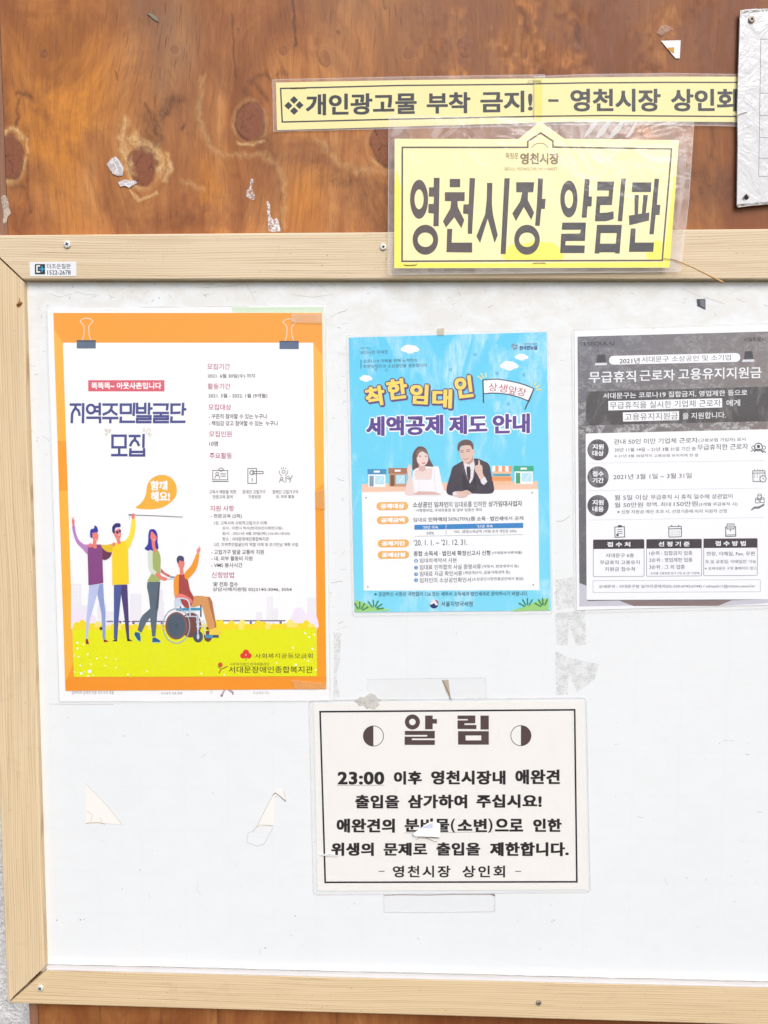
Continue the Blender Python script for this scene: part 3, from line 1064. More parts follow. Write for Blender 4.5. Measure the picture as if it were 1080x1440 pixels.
# ------------------------------------------------------------------ yellow warning banner: two laminated strips
Y1, Y2 = (250, 236, 164), (240, 226, 120)
m_yel = ink(Y1, 0.5, 0.03)
m_yel2 = ink((243, 229, 110), 0.5, 0.03)
GRP = "laminated yellow strips of the long banner"
sh1 = Sheet(-0.0070)
root = thing("banner_strip", "left strip of the yellow banner, starting with a four-diamond mark", "banner", sh1.pt(560, 148, 0), GRP)
slab(sh1, [(388, 116), (560, 112.7), (763, 110), (763, 172), (548, 178.5), (389.5, 183)], 0.0, 0.0003, "paper", [m_yel], root)
k = Ink(sh1, root, "printed_border", 0.0003)
k.line([(763, 118.2), (560, 120.2), (394.6, 124.4), (396.9, 171.6), (548, 167.8), (763, 163.5)], 2.0, BK, 1); k.done()
k = Ink(sh1, root, "diamond_mark", 0.0003)
for x, y in ((413.4, 140.6), (405.6, 148.6), (421.2, 147.8), (413.6, 156.0)):
    k.poly([(x, y - 5.6), (x + 5.7, y), (x, y + 5.6), (x - 5.7, y)], BK, 1)
k.done()
for body, x0, x1, y0, y1 in (("개인광고물", 430, 586, 132.3, 162.5), ("부착", 600, 661.5, 130.2, 160.0), ("금지!", 675.5, 749, 128.3, 158.6)):
    k = Ink(sh1, root, "lettering", 0.0003)
    k.text(body, x0, y0, x1, y1, BK, 1, tilt=-.014, bold=.016, fat=(1.1, 0.8)); k.done()
film(sh1, [(383.5, 112), (560, 108.2), (766, 105), (766, 176.5), (548, 181), (384.5, 184.6)], root, film_soft, h=0.0005)
margin(sh1, [(383.6, 112.1), (560, 108.3), (765.8, 105.2), (765.8, 176.3), (548, 180.9), (384.6, 184.4)], [(388, 116), (560, 112.7), (763, 110), (763, 172), (548, 178.5), (389.5, 183)], root, 0.00045)
staple(sh1, [(410, 125), (411, 123.6), (429, 123.3), (430, 125)], root, m_rust, 0.0010)

sh2 = Sheet((750, 140, -0.0061), (1060, 120, -0.0064), (1060, 170, -0.0064))
root = thing("banner_strip", "right strip of the yellow banner, running under the screwed-on plate", "banner", sh2.pt(900, 140, 0), GRP)
slab(sh2, [(750.5, 110.4), (820, 108.8), (940, 107.7), (1060, 107.8), (1060, 171.8), (1037, 171.6), (940, 170.9), (800, 171), (750.5, 172.5)], 0.0, 0.0003, "paper", [m_yel], root)
k = Ink(sh2, root, "overlap_band", 0.0003); k.poly([(750.8, 110.8), (763, 110.4), (762, 172), (750.8, 172.2)], m_yel2, 0); k.done()
k = Ink(sh2, root, "printed_border", 0.0003)
k.line([(750.5, 117.8), (820, 116.6), (940, 115.8), (1060, 115.9)], 2.0, BK, 1)
k.line([(750.5, 163.6), (850, 162.4), (940, 163.2), (1060, 163.9)], 2.0, BK, 1); k.done()
k = Ink(sh2, root, "lettering", 0.0003); k.rect(771, 139.6, 785.5, 143.2, BK, 1); k.done()
for body, x0, x1, y0, y1 in (("영천시장", 802, 929, 124.8, 157.0), ("상인회", 943.5, 1036, 125.0, 156.8)):
    k = Ink(sh2, root, "lettering", 0.0003)
    k.text(body, x0, y0, x1, y1, BK, 1, bold=.016, fat=(1.1, 0.8)); k.done()
film(sh2, [(752, 107.5), (820, 104.6), (940, 103), (1060, 105), (1060, 177.3), (1030, 177.2), (900, 175), (752, 175)], root, film_soft, h=0.0005)
margin(sh2, [(750.2, 107.7), (820, 104.8), (940, 103.2), (1060.2, 105.2), (1060.2, 177.1), (1030, 177), (900, 174.8), (750.2, 174.8)], [(750.5, 110.4), (820, 108.8), (940, 107.7), (1060, 107.8), (1060, 171.8), (1037, 171.6), (940, 170.9), (800, 171), (750.5, 172.5)], root, 0.00045)
staple(sh2, [(742.5, 117), (743, 113.6), (760, 113.2), (760.5, 116.5)], root, m_steel, 0.0012)
staple(sh2, [(1031, 160), (1031.5, 162.3), (1040, 160.5), (1050.5, 157.2)], root, m_steel, 0.0050)

# ------------------------------------------------------------------ yellow market sign hung over panel and rail
shy = Sheet((548, 165, 0.0030), (975, 170, 0.0030), (750, 380, 0.0150))
root = thing("market_sign", "yellow laminated sign with a roof-shaped peak and tall black lettering, over the top rail", "sign", shy.pt(755, 280, 0))
outline = [(555, 195), (729, 195.6), (759.6, 170.8), (793.6, 195), (954.8, 197), (941.4, 376.3), (554.4, 377.2)]
slab(shy, outline, 0.0, 0.0003, "paper", [m_yel3 := ink((255, 239, 176), 0.5, 0.03)], root)
m_bright = ink((255, 240, 84), 0.5, 0.03)
k = Ink(shy, root, "bright_yellow_zones", 0.0003)  # stronger yellow zones along the edges and at the foot
k.poly([(948.6, 245), (951, 250), (941.6, 376), (936.5, 376), (933, 366)], m_bright, 0)
k.poly([(554.8, 262), (558, 238), (563.6, 262), (563.4, 369.6), (700, 370.4), (932, 368.6), (941.2, 375.9), (700, 376.4), (554.6, 376.9)], m_bright, 0)
k.poly(spline([(711, 365), (713, 351), (720, 344), (742, 342), (752, 338), (766, 341), (776, 341), (786, 349), (788, 366)], True, 4), m_bright, 0)
k.poly(spline([(913, 365), (908, 358), (912, 346), (924, 338), (933, 345), (932, 365)], True, 4), m_bright, 0)
k.done()
BR = ink((74, 60, 44), 0.5, 0.08)
BR2 = ink((128, 104, 60), 0.5, 0.08)
k = Ink(shy, root, "printed_border", 0.0003)
k.line([(742.2, 198.6), (742.2, 207.2), (565.8, 207.2), (565.4, 367.4), (700, 366.8), (931.2, 366.2), (944.4, 209.4), (777.6, 206.8), (777.6, 198.4), (760.4, 187.0), (742.2, 198.6)], 2.3, BR, 2)
k.line(spline([(747.5, 207.4), (753, 202.8), (760, 201.4), (766.5, 203), (770.6, 207.6)], False, 4), 1.1, BR2, 2)
k.done()
k = Ink(shy, root, "market_logo", 0.0003)
k.text("독림문", 711, 214.6, 729, 223.6, BR2, 2, bold=.01)
k.text("영천시장", 731.5, 215, 786.5, 231.3, BR2, 2, bold=.02, fat=(.5, .5))
k.done()
k = Ink(shy, root, "small_print", 0.0003)
k.text("SEOUL YEONGCHEON MARKET", 709.5, 235.4, 784, 239.8, BR2, 2); k.done()
A = crop(540, 160, 4.5); B = crop(770, 160, 4.696)
m_big = [ink((70, 48, 40), 0.45, 0.14), ink((52, 42, 36), 0.45, 0.14), ink((36, 30, 26), 0.45, 0.14)]
BIG = [
    (0, A, [("e", 222, 541, 57, 124, 29, 63), [(315, 405), (352, 405), (346, 712), (312, 712), (315, 632), (280, 628), (282, 570), (314, 570), (316, 525), (283, 524), (285, 465), (314, 465)], ("e", 262, 797, 81, 95, 49, 46)]),
    (0, A, [[(416, 412), (482, 412), (482, 465), (416, 465)], [(385, 496), (511, 496), (510, 553), (465, 553), (467, 590), (508, 672), (490, 725), (445, 655), (392, 720), (373, 680), (420, 598), (425, 553), (385, 553)],
            [(542, 406), (577, 408), (557, 760), (530, 760), (532, 635), (500, 632), (503, 573), (536, 573)], [(400, 728), (432, 728), (428, 815), (558, 815), (558, 878), (395, 876)]]),
    (1, A, [[(652, 437), (686, 437), (683, 570), (690, 640), (720, 768), (700, 818), (656, 665), (608, 818), (585, 775), (640, 635), (650, 540)], [(762, 408), (796, 408), (770, 888), (738, 888)]]),
    (1, A, [[(836, 433), (951, 433), (944, 497), (912, 497), (910, 545), (950, 625), (932, 672), (885, 590), (835, 680), (812, 630), (862, 555), (875, 497), (837, 497)],
            [(975, 408), (1007, 410), (1000, 538), (1023, 538), (1018, 602), (995, 602), (985, 710), (956, 708), (968, 560)], ("e", 905, 797, 81, 95, 50, 46)]),
    (2, B, [("e", 141, 563, 57, 122, 28, 60), [(245, 427), (278, 430), (272, 545), (294, 547), (290, 612), (264, 612), (258, 686), (225, 686), (243, 480)],
            [(97, 718), (254, 718), (247, 840), (120, 840), (117, 868), (247, 870), (243, 920), (83, 920), (90, 792), (215, 790), (220, 766), (93, 766)]]),
    (2, B, [[(330, 447), (440, 447), (425, 603), (348, 603), (345, 655), (395, 652), (436, 643), (437, 695), (385, 710), (312, 710), (325, 545), (403, 545), (405, 507), (327, 507)], [(487, 427), (517, 428), (493, 710), (463, 710)],
            ("h", [(327, 733), (491, 733), (476, 923), (445, 923), (445, 915), (342, 915), (342, 923), (310, 923)], [(351, 788), (457, 788), (450, 857), (347, 857)])]),
    (2, B, [[(560, 453), (687, 453), (682, 517), (556, 517)], [(574, 536), (603, 536), (597, 668), (575, 668)], [(633, 536), (663, 536), (648, 663), (622, 663)], [(537, 672), (673, 651), (670, 705), (540, 737)],
            [(707, 428), (737, 430), (722, 600), (745, 602), (740, 668), (714, 668), (701, 796), (672, 795), (690, 600)], [(550, 757), (582, 757), (577, 850), (703, 850), (698, 912), (537, 912)]]),
]
for mi_, T, parts in BIG:
    k = Ink(shy, root, "character", 0.0003)
    for q in parts:
        if q[0] == "e":
            _, cx, cy, rx, ry, ix, iy = q
            k.poly(T(ell(cx, cy, rx, ry, 36)), m_big[mi_], 2, [T(ell(cx, cy, ix, iy, 28))])
        elif q[0] == "h":
            k.poly(T(q[1]), m_big[mi_], 2, [T(q[2])])
        else:
            k.poly(T(q), m_big[mi_], 2)
    k.done()
film(shy, rounded([(547, 162), (976, 171), (969, 280), (957.5, 382), (545.5, 386), (546, 300)], 5), root, film_wood2, h=0.0005)
margin(shy, rounded([(547.2, 162.2), (975.8, 171.2), (968.8, 280), (957.3, 381.8), (545.7, 385.8), (546.2, 300)], 5), outline, root, 0.00045)
# creases of the pouch above the paper: their glare painted as flat pale streaks
m_film_glare = flat_film("pale_film_glare", (250, 248, 246), 0.55)
k = Ink(shy, root, "crease_glare", 0.00075)
for pts in ([(821, 193), (828, 180), (838, 170), (840, 173), (832, 185), (824, 192)], [(838, 193), (845, 180), (856, 169), (859, 171), (852, 184), (844, 192)],
            [(856, 194), (863, 182), (873, 171), (877, 172), (871, 184), (861, 193)], [(880, 193), (886, 184), (893, 173), (896, 173), (891, 184), (885, 192)]):
    k.poly(spline(pts, True, 4), m_film_glare, 0)
k.done("stuff")
k = Ink(shy, root, "film_haze", 0.00075)
m_haze = flat_film("film_haze_soft", (246, 238, 230), 0.16)
for pts in ([(604, 192), (618, 176), (634, 168), (640, 170), (624, 182), (614, 193)], [(620, 193), (640, 176), (652, 168), (657, 171), (642, 182), (630, 193)], [(549, 192), (556, 180), (572, 177), (560, 190)],
            [(956, 200), (966, 190), (962, 260), (950, 330), (955, 260)], [(942, 372), (952, 340), (960, 335), (957, 378), (946, 382)], [(957, 250), (963, 250), (962, 268), (957, 300)]):
    k.poly(spline(pts, True, 4), m_haze, 0)
k.done("stuff")
staple(shy, [(568, 371.5), (569, 373), (585, 372.5), (586, 370.8)], root, m_rust)
staple(shy, [(749, 371.5), (751, 369.6), (766, 369.4), (768, 371.5)], root, m_steel)

# wire and dry stalk poking out of the sign's lower right corner
root = thing("dry_stalk", "thin dry straw-coloured stalk sticking out from the yellow sign's lower right corner", "stalk", shy.pt(975, 377, 0.003))


def taper(pts, name, mat, root, sheet, K_=7):
    vs, fs = [], []
    pp = [(sheet.pt(x, y, h), r) for x, y, h, r in pts]
    for i, (p, r) in enumerate(pp):
        a = pp[max(i - 1, 0)][0]; c_ = pp[min(i + 1, len(pp) - 1)][0]
        d_ = (c_ - a).normalized(); u_ = d_.cross(sheet.n).normalized(); w_ = u_.cross(d_)
        for q in range(K_):
            an = 2 * math.pi * q / K_
            vs.append(p + (u_ * math.cos(an) + w_ * math.sin(an)) * r)
    for i in range(len(pp) - 1):
        for q in range(K_):
            fs.append((i * K_ + q, i * K_ + (q + 1) % K_, (i + 1) * K_ + (q + 1) % K_, (i + 1) * K_ + q))
    fs.append(tuple(range(K_))); fs.append(tuple(reversed(range(len(pp) * K_ - K_, len(pp) * K_))))
    return link_mesh(name, vs, fs, [mat], None, root, smooth=True)


taper([(930, 364.8, .0008, .0003), (932, 363.6, .0013, .0003), (945.5, 364.6, .0016, .0003)], "wire_end", m_steel, root, shy)
taper([(945, 364.3, .0016, .0004), (960, 370, .0024, .0006), (975, 376.5, .0034, .0006), (990, 384, .0044, .0007), (1003, 390.5, .005, .0008), (1012, 395, .0055, .0012), (1017.5, 397.6, .0055, .0008)], "stalk", ink((206, 160, 104), .7), root, shy)

# ------------------------------------------------------------------ poster sheets on the board
def paper(sheet, pts, rgb, name="paper", h0=0.0, h1=0.0003, root=None, **kw):
    return slab(sheet, pts, h0, h1, name, [ink(rgb, **kw)], root)


# older white sheet underneath the orange poster
sh_u = Sheet(0.0002)
root = thing("old_poster", "white older poster peeping out round the orange one, running legs printed at its foot", "poster", sh_u.pt(265, 711, 0))
paper(sh_u, [(67, 434), (458, 430.5), (463.5, 986), (84, 986.5)], (255, 254, 252), root=root, rough=.5, mottle=.015)
k = Ink(sh_u, root, "green_band", 0.0003)
gr_ = ink((222, 240, 208), .5, .05)
k.poly([(325, 432.2), (455, 431.4), (455.5, 440), (328, 440)], gr_, 1)
k.poly([(454, 440), (457.6, 440), (459.5, 600), (457.4, 640), (455.8, 600)], ink((238, 244, 220), .5, .03), 1)
k.done()
k = Ink(sh_u, root, "printed_legs", 0.0003)
lg = ink((200, 168, 176), .5); ft = ink((140, 130, 150), .5)
k.poly([(315.5, 968), (318, 968), (314, 977), (311, 977)], lg, 1)
k.poly([(319, 968), (323, 968), (328.5, 973), (327.5, 976), (322, 972.5)], lg, 1)
k.poly([(310, 977), (314, 976.5), (312.8, 980), (309.8, 979.5)], ft, 2); k.poly([(326.6, 973), (328.6, 973), (328.4, 977.4), (326.8, 977)], ft, 2)
k.done()
k = Ink(sh_u, root, "small_print", 0.0003)
gry = ink((140, 134, 132), .5)
k.text("업무하며 남에게 단절 세무서에 제출", 101, 971.6, 160, 976.6, gry, 1)
k.text("- 의사에게 직용 예제", 224, 973.0, 256, 977.2, gry, 1); k.text("의심에게 지도", 356, 972, 379, 976.6, ink((180, 172, 176), .5), 1); k.text("©", 295.5, 971, 299, 975.5, ink((190, 186, 184), .5), 1)
k.done("stuff")

# ---- orange recruitment poster
sh_o = Sheet(0.0008)
root = thing("recruitment_poster", "orange bordered poster with two men, a woman and a wheelchair user drawn on grass", "poster", sh_o.pt(265, 705, 0))
slab(sh_o, [(75, 440), (453, 440), (459, 969), (92, 971.5)], 0, 0.0003, "paper", [ink((254, 163, 26), .5, .05)], root)
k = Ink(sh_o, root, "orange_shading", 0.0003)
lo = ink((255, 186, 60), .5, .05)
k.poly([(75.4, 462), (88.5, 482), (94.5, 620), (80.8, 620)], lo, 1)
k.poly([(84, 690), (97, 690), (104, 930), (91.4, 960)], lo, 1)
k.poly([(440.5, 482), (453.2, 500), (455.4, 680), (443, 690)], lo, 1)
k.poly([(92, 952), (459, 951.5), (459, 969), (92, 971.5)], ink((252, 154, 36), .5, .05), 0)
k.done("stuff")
k = Ink(sh_o, root, "white_field", 0.0003)
WH = ink((255, 254, 253), .5, .012)
k.poly([(88.5, 482), (440.5, 482), (446, 951), (104, 952)], WH, 2); k.done()
C6 = crop(70, 660, 4.154); CM = crop(85, 700, 6.858); CW = crop(180, 730, 7.714)


def lx(y): return 88.5 + (y - 482) * (104 - 88.5) / 470 + .1
def rx_(y): return 440.5 + (y - 482) * 5.5 / 469 - .1


# skyline
k = Ink(sh_o, root, "skyline", 0.0003)
l1, l2, pk = ink((244, 240, 246), .5, .02), ink((248, 244, 248), .5, .02), ink((248, 236, 250), .5, .03)
for x0, y0, x1 in ((lx(821), 821, 115), (115, 851, 126), (137, 850, 150), (150, 860, 168), (183, 835, 199), (225, 845, 231), (222.5, 829, 229), (375, 839, 384), (384, 855, 391), (360, 861, 369), (432, 840, rx_(840))):
    k.rect(x0, y0, x1, 884, l1, 3)
for x in range(102, 115, 4):
    k.rect(x, 823, x + .6, 846, WH, 4)
for y in range(825, 846, 5):
    k.rect(102, y, 115, y + .6, WH, 4)
for x in (377, 380.5): k.rect(x, 840, x + .5, 880, WH, 4)
for y in (845, 851, 857): k.rect(375, y, 391, y + .5, WH, 4); k.rect(432, y - 4, 444, y - 3.5, WH, 4)
k.poly(spline([(lx(884), 858), (108, 856), (113, 862), (120, 856), (126, 862), (133, 866), (137, 876), (138, 886), (120, 888), (lx(884), 888)], True, 3), pk, 4)
k.poly(spline([(402, 884), (406, 872), (411, 866), (414, 857), (421, 854), (427, 858), (430, 864), (438, 860), (rx_(860), 866), (rx_(884), 886)], True, 3), pk, 4)
for cx in (154, 166, 178, 190, 226, 236): k.ring(cx, 876, 7, .7, WH, 5)
k.done("stuff")
k = Ink(sh_o, root, "park_rail", 0.0003)
rl = ink((122, 108, 132), .5)
k.rect(150, 873, 262, 874.8, rl, 5); k.rect(300, 872, 401.5, 873.8, rl, 5)
for x in (168, 186, 201, 226, 309, 351, 393): k.rect(x, 874, x + 3.4, 877.6, rl, 5)
k.done()
# grass with printed weave, bushes in front
m_grass, t, b = newmat("printed_grass")
v = coords(t)
ck_ = N(t, "ShaderNodeTexChecker"); ck_.inputs["Scale"].default_value = 900; L(t, v, ck_.inputs["Vector"])
nn_ = noise(t, v, 1500, 2, .6)
c = mixc(t, ramp(t, nn_, [(0.35, 0.0), (0.65, 1.0)]), tuple(x * .86 for x in lin((226, 228, 0))), tuple(x * .86 for x in lin((248, 248, 4))))
L(t, c, b.inputs["Base Color"]); b.inputs["Roughness"].default_value = .5; b.inputs["Specular IOR Level"].default_value = .3
yb1, yb2 = ink((252, 226, 20), .5), ink((255, 236, 120), .5)
k = Ink(sh_o, root, "bush_row", 0.0003)
random.seed(11)
for x in np.arange(108, 444, 7.5):
    if 145 < x < 300: hgt_ = random.uniform(1, 3)
    else: hgt_ = random.uniform(2, 7)
    k.disc(x, 884 - hgt_ * .6, 5.5, yb1 if random.random() < .7 else yb2, 6, ry=4 + hgt_ * .7, n=14)
k.rect(lx(884), 882, rx_(884), 890, yb1, 6)
k.done("stuff")
k = Ink(sh_o, root, "grass_field", 0.0003)
k.poly([(lx(886), 886), (rx_(884), 884.5), (446, 951), (104, 952)], m_grass, 7); k.done()
k = Ink(sh_o, root, "white_dots", 0.0003)
for x, y, r in [(108.5, 904, 1.5), (117, 906, 1), (109, 912, 1.3), (104.5, 922, 1), (110.6, 923.5, 1.2), (123.4, 920, 1.2), (136, 926, 1), (149, 924.5, 1.1), (163, 927, 1), (112.8, 936, 1.2), (128, 934, 1.1), (148, 936, .9), (163, 938.7, .9), (126, 944, 2.6), (114.2, 947, 1.9), (104.8, 945, 1), (124, 950.6, 1.4), (132, 949.5, .8), (180, 949, 1), (206.5, 944, 1), (119, 944.5, .7),
                (429, 890.5, 1.4), (442, 892.5, 1.2), (435, 896, 1.3), (412, 911, 1.2), (439.5, 912.5, 1.5), (315.5, 949, 1), (283, 947, 1.2), (416, 935, 1.6), (433.5, 929.5, 1.2), (428, 926, 1), (444, 942, 1.2), (389, 932, .9), (362, 944.5, .9)]:
    k.disc(x, y, r, WH, 8, n=12)
k.done("stuff")

# clips printed on the orange band
for cx, cy, w in ((121.3, 484.3, 13.4), (406.6, 485.2, 13.6)):
    k = Ink(sh_o, root, "printed_binder_clip", 0.0003)
    kk = ink((255, 236, 214), .5)
    k.line(spline([(cx - 6, cy - 5.5), (cx - 3.5, cy - 13), (cx - 3.2, cy - 25), (cx - 5.5, cy - 29), (cx - 8.4, cy - 32.5), (cx - 5, cy - 35.8), (cx + .2, cy - 36.8), (cx + 6, cy - 35.6), (cx + 9, cy - 32.3), (cx + 6, cy - 28.6), (cx + 3.6, cy - 25), (cx + 4.2, cy - 13), (cx + 7, cy - 5.5)], False, 4), 1.0, kk, 3)
    k.rect(cx - w, cy - 6, cx + w, cy + 5.8, ink((88, 104, 136), .5) if cx > 200 else ink((96, 110, 132), .5), 3)
    k.rect(cx - w, cy - 6, cx + w, cy - 3.8, ink((74, 72, 92), .5), 4)
    k.done()

# heading strokes
CT = crop(60, 420, 4.909)
NV = ink((70, 74, 142), .5, .05)
STR = [
    [[(190, 731), (264, 731)], [(228, 731), (226, 755), (212, 775), (203, 795), (201, 856)], [(228, 758), (246, 772), (252, 788), (254, 806)], [(280, 724), (278, 857)]],
    [("o", 333, 762, 27, 29), [(365, 748), (392, 748)], [(365, 777), (392, 777)], [(394, 722), (394, 803)], [(305, 822), (396, 822), (396, 857)]],
    [[(416, 731), (516, 731)], [(478, 731), (474, 760), (458, 782), (418, 800)], [(472, 768), (492, 788), (512, 800)], [(414, 824), (519, 824)], [(467, 824), (467, 857)]],
    [("c", [(540, 731), (608, 731), (608, 789), (540, 789)]), [(632, 722), (628, 806)], [(540, 818), (538, 850), (634, 850)]],
    [[(652, 722), (652, 787), (708, 787), (708, 722)], [(652, 756), (708, 756)], [(735, 722), (733, 797)], [(735, 758), (755, 758)], [(650, 812), (744, 812), (744, 831), (652, 831), (652, 852), (748, 852)]],
    [[(766, 731), (862, 731), (858, 768)], [(764, 789), (868, 789)], [(816, 789), (816, 808)], [(768, 812), (864, 812), (864, 831), (770, 831), (770, 852), (868, 852)]],
    [[(950, 731), (890, 731), (890, 789), (948, 787)], [(970, 722), (966, 803)], [(968, 764), (988, 764)], [(890, 816), (888, 850), (982, 850)]],
    [("c", [(482, 946), (572, 946), (572, 1026), (482, 1026)]), [(528, 1036), (528, 1078)], [(476, 1080), (582, 1080)]],
    [[(598, 948), (672, 948)], [(640, 948), (636, 972), (616, 990), (604, 1016)], [(636, 975), (654, 990), (664, 1014)], [(697, 938), (695, 1026)], [(606, 1036), (604, 1082), (700, 1082), (700, 1036)], [(606, 1058), (700, 1058)]],
]
for g_ in STR:
    k = Ink(sh_o, root, "character", 0.0003)
    for s_ in g_:
        if s_[0] == "o":
            k.line(CT(ell(s_[1], s_[2], s_[3], s_[4], 26)), 3.6, NV, 4, closed=True)
        elif s_[0] == "c":
            k.line(CT(s_[1]), 3.6, NV, 4, closed=True)
        else:
            p_ = CT(s_); k.line(p_, 3.6, NV, 4, cap=.8)
    k.done()
k = Ink(sh_o, root, "sparkle_marks", 0.0003)
ye = ink((200, 190, 150), .5)
for x, y, a, w, h_ in ((148.6, 605, -30, 1, 2), (151.6, 606.5, -30, 1.2, 2.6), (154.6, 605.5, 10, 1, 1.8), (149.5, 611, -40, 1, 1.6), (202.5, 605, 0, 1.2, 1.8), (208.5, 606.5, 30, 1.8, 3.4), (210.8, 611.5, 40, 1.5, 1.6)):
    k.line([(x + u * math.cos(math.radians(a)) - q * math.sin(math.radians(a)), y + u * math.sin(math.radians(a)) + q * math.cos(math.radians(a))) for u, q in ((-w, -h_), (w, -h_), (w, h_), (-w, h_))], .6, ye, 4, closed=True)
k.done("stuff")
k = Ink(sh_o, root, "pink_label", 0.0003)
k.rect(124, 534.6, 231.2, 550.4, ink((226, 92, 112), .5), 3)
k.text("똑똑똑~ 아웃사촌입니다", 128.5, 537.6, 227, 547.2, WH, 4, bold=.015, fat=(.4, .3)); k.done()
k = Ink(sh_o, root, "speech_bubble", 0.0003)
k.poly(C6(spline([(503, 225), (535, 195), (560, 150), (570, 90), (600, 50), (655, 32), (710, 50), (740, 100), (735, 160), (690, 205), (640, 228), (570, 234)], True, 5)), ink((250, 184, 60), .5), 3)
k.text("함께", 211.5, 676, 235.5, 689.5, WH, 4, bold=.02, fat=(.7, .4)); k.text("해요!", 212, 691, 239, 705.5, WH, 4, bold=.02, fat=(.7, .4)); k.done()

# the printed people
SK, SK2 = ink((244, 132, 120), .5), ink((224, 108, 100), .5)
k = Ink(sh_o, root, "printed_man", 0.0003)
HB = ink((52, 54, 168), .5)
k.poly(CM(spline([(128, 265), (140, 270), (150, 340), (180, 410), (232, 450), (268, 455), (262, 545), (215, 495), (160, 440), (130, 370), (112, 280)], True, 3)), ink((196, 136, 200), .5), 9)
k.poly(CM(spline([(112, 210), (122, 205), (134, 215), (134, 262), (120, 270), (110, 240)], True, 3)), SK, 9)
k.line(CM([(118, 212), (112, 184)]), .7, SK, 9); k.line(CM([(124, 212), (130, 182)]), .7, SK, 9)
k.poly(CM([(278, 845), (382, 832), (330, 1010), (278, 1190), (262, 1362), (240, 1362), (250, 1180), (265, 1000)]), ink((196, 204, 240), .5), 9)
k.poly(CM([(375, 835), (412, 830), (420, 980), (434, 1100), (434, 1365), (408, 1365), (395, 1120), (356, 930)]), ink((150, 166, 216), .5), 9)
k.poly(CM([(243, 1362), (264, 1362), (276, 1410), (245, 1412)]), ink((160, 40, 60), .5), 9); k.poly(CM([(416, 1366), (436, 1368), (468, 1390), (418, 1392)]), ink((160, 40, 60), .5), 9)
k.poly(CM(spline([(403, 470), (430, 500), (495, 520), (480, 570), (445, 596), (405, 590)], True, 3)), ink((110, 52, 80), .5), 9)
k.poly(CM([(265, 470), (305, 450), (390, 450), (405, 490), (406, 600), (414, 822), (270, 845), (262, 540)]), ink((140, 70, 134), .5), 10)
k.poly(CM(spline([(310, 345), (330, 330), (362, 345), (362, 400), (345, 425), (352, 480), (330, 488), (308, 470), (316, 400), (300, 370)], True, 3)), SK, 11)
k.poly(CM(spline([(286, 370), (286, 320), (300, 300), (322, 296), (328, 270), (345, 272), (360, 300), (360, 330), (325, 335), (308, 345), (306, 390), (292, 380)], True, 3)), HB, 12)
k.line(CM([(338, 402), (350, 400)]), .8, WH, 12)
k.poly(CM(spline([(265, 455), (285, 438), (304, 448), (300, 480), (285, 474), (274, 482)], True, 3)), SK, 12)
k.done()
k = Ink(sh_o, root, "printed_man", 0.0003)
YS = ink((254, 218, 10), .5); YL = ink((252, 230, 60), .5)
k.poly(CM(spline([(392, 452), (440, 455), (520, 445), (505, 520), (450, 520), (410, 490)], True, 3)), ink((238, 196, 20), .5), 11)
k.poly(CM(spline([(620, 430), (665, 350), (690, 200), (720, 205), (720, 320), (690, 420), (655, 490)], True, 3)), YL, 11)
k.poly(CM([(515, 838), (592, 838), (585, 930), (562, 1160), (548, 1362), (515, 1362)]), ink((78, 92, 158), .5), 9)
k.poly(CM([(592, 838), (645, 838), (656, 1100), (664, 1362), (640, 1362), (612, 1120), (585, 930)]), ink((78, 62, 120), .5), 9)
k.poly(CM([(546, 1360), (548, 1384), (498, 1384), (520, 1368)]), ink((60, 52, 70), .5), 9); k.poly(CM([(642, 1360), (664, 1360), (698, 1382), (644, 1384)]), ink((60, 52, 70), .5), 9)
k.poly(CM([(505, 445), (560, 428), (620, 415), (640, 440), (652, 500), (660, 832), (500, 842), (496, 600)]), YS, 11)
k.poly(CM(spline([(535, 310), (578, 300), (582, 370), (572, 400), (584, 440), (552, 442), (540, 400), (516, 350)], True, 3)), SK, 12)
k.poly(CM(spline([(502, 330), (500, 280), (525, 250), (548, 244), (575, 250), (578, 280), (530, 290), (522, 345)], True, 3)), ink((44, 40, 120), .5), 13)
k.disc(*CM([(548, 332)])[0], 1.9, ink((44, 40, 110), .5), 14, n=12); k.disc(*CM([(574, 322)])[0], 1.7, ink((44, 40, 110), .5), 14, n=12)
k.line(CM([(556, 360), (574, 356)]), .8, WH, 14)
k.poly(CM(spline([(500, 440), (515, 430), (532, 440), (520, 468), (506, 470)], True, 3)), SK, 13)
k.line([(180.8, 723.8), (220, 725.2), (257, 727)], .9, ink((120, 118, 128), .5), 12); k.line([(181, 723.8), (187, 724.1)], 1.6, ink((70, 66, 74), .5), 12)
k.line([(181.6, 725), (181.8, 731)], .8, ink((200, 200, 205), .5), 12)
k.poly(CM(spline([(692, 155), (712, 150), (716, 185), (708, 205), (690, 202), (686, 175)], True, 3)), SK, 13)
k.done()
k = Ink(sh_o, root, "printed_woman", 0.0003)
k.poly(CW([(210, 680), (350, 680), (340, 800), (330, 960), (320, 1010), (298, 1275), (262, 1275), (240, 1070), (200, 1120), (145, 1235), (104, 1205), (130, 1090), (160, 1040), (240, 970), (225, 830), (205, 740)]), ink((96, 110, 124), .5), 9)
k.poly(CW([(300, 990), (330, 960), (345, 740), (350, 680), (338, 680), (310, 900)]), ink((78, 84, 100), .5), 10)
k.poly(CW(spline([(232, 120), (265, 108), (300, 122), (322, 180), (320, 240), (330, 300), (320, 330), (240, 348), (180, 320), (215, 270), (220, 180)], True, 3)), HB, 9)
k.poly(CW(spline([(270, 350), (310, 320), (345, 380), (355, 450), (350, 560), (345, 670), (215, 675), (240, 620), (262, 560), (268, 440)], True, 3)), ink((172, 186, 110), .5), 10)
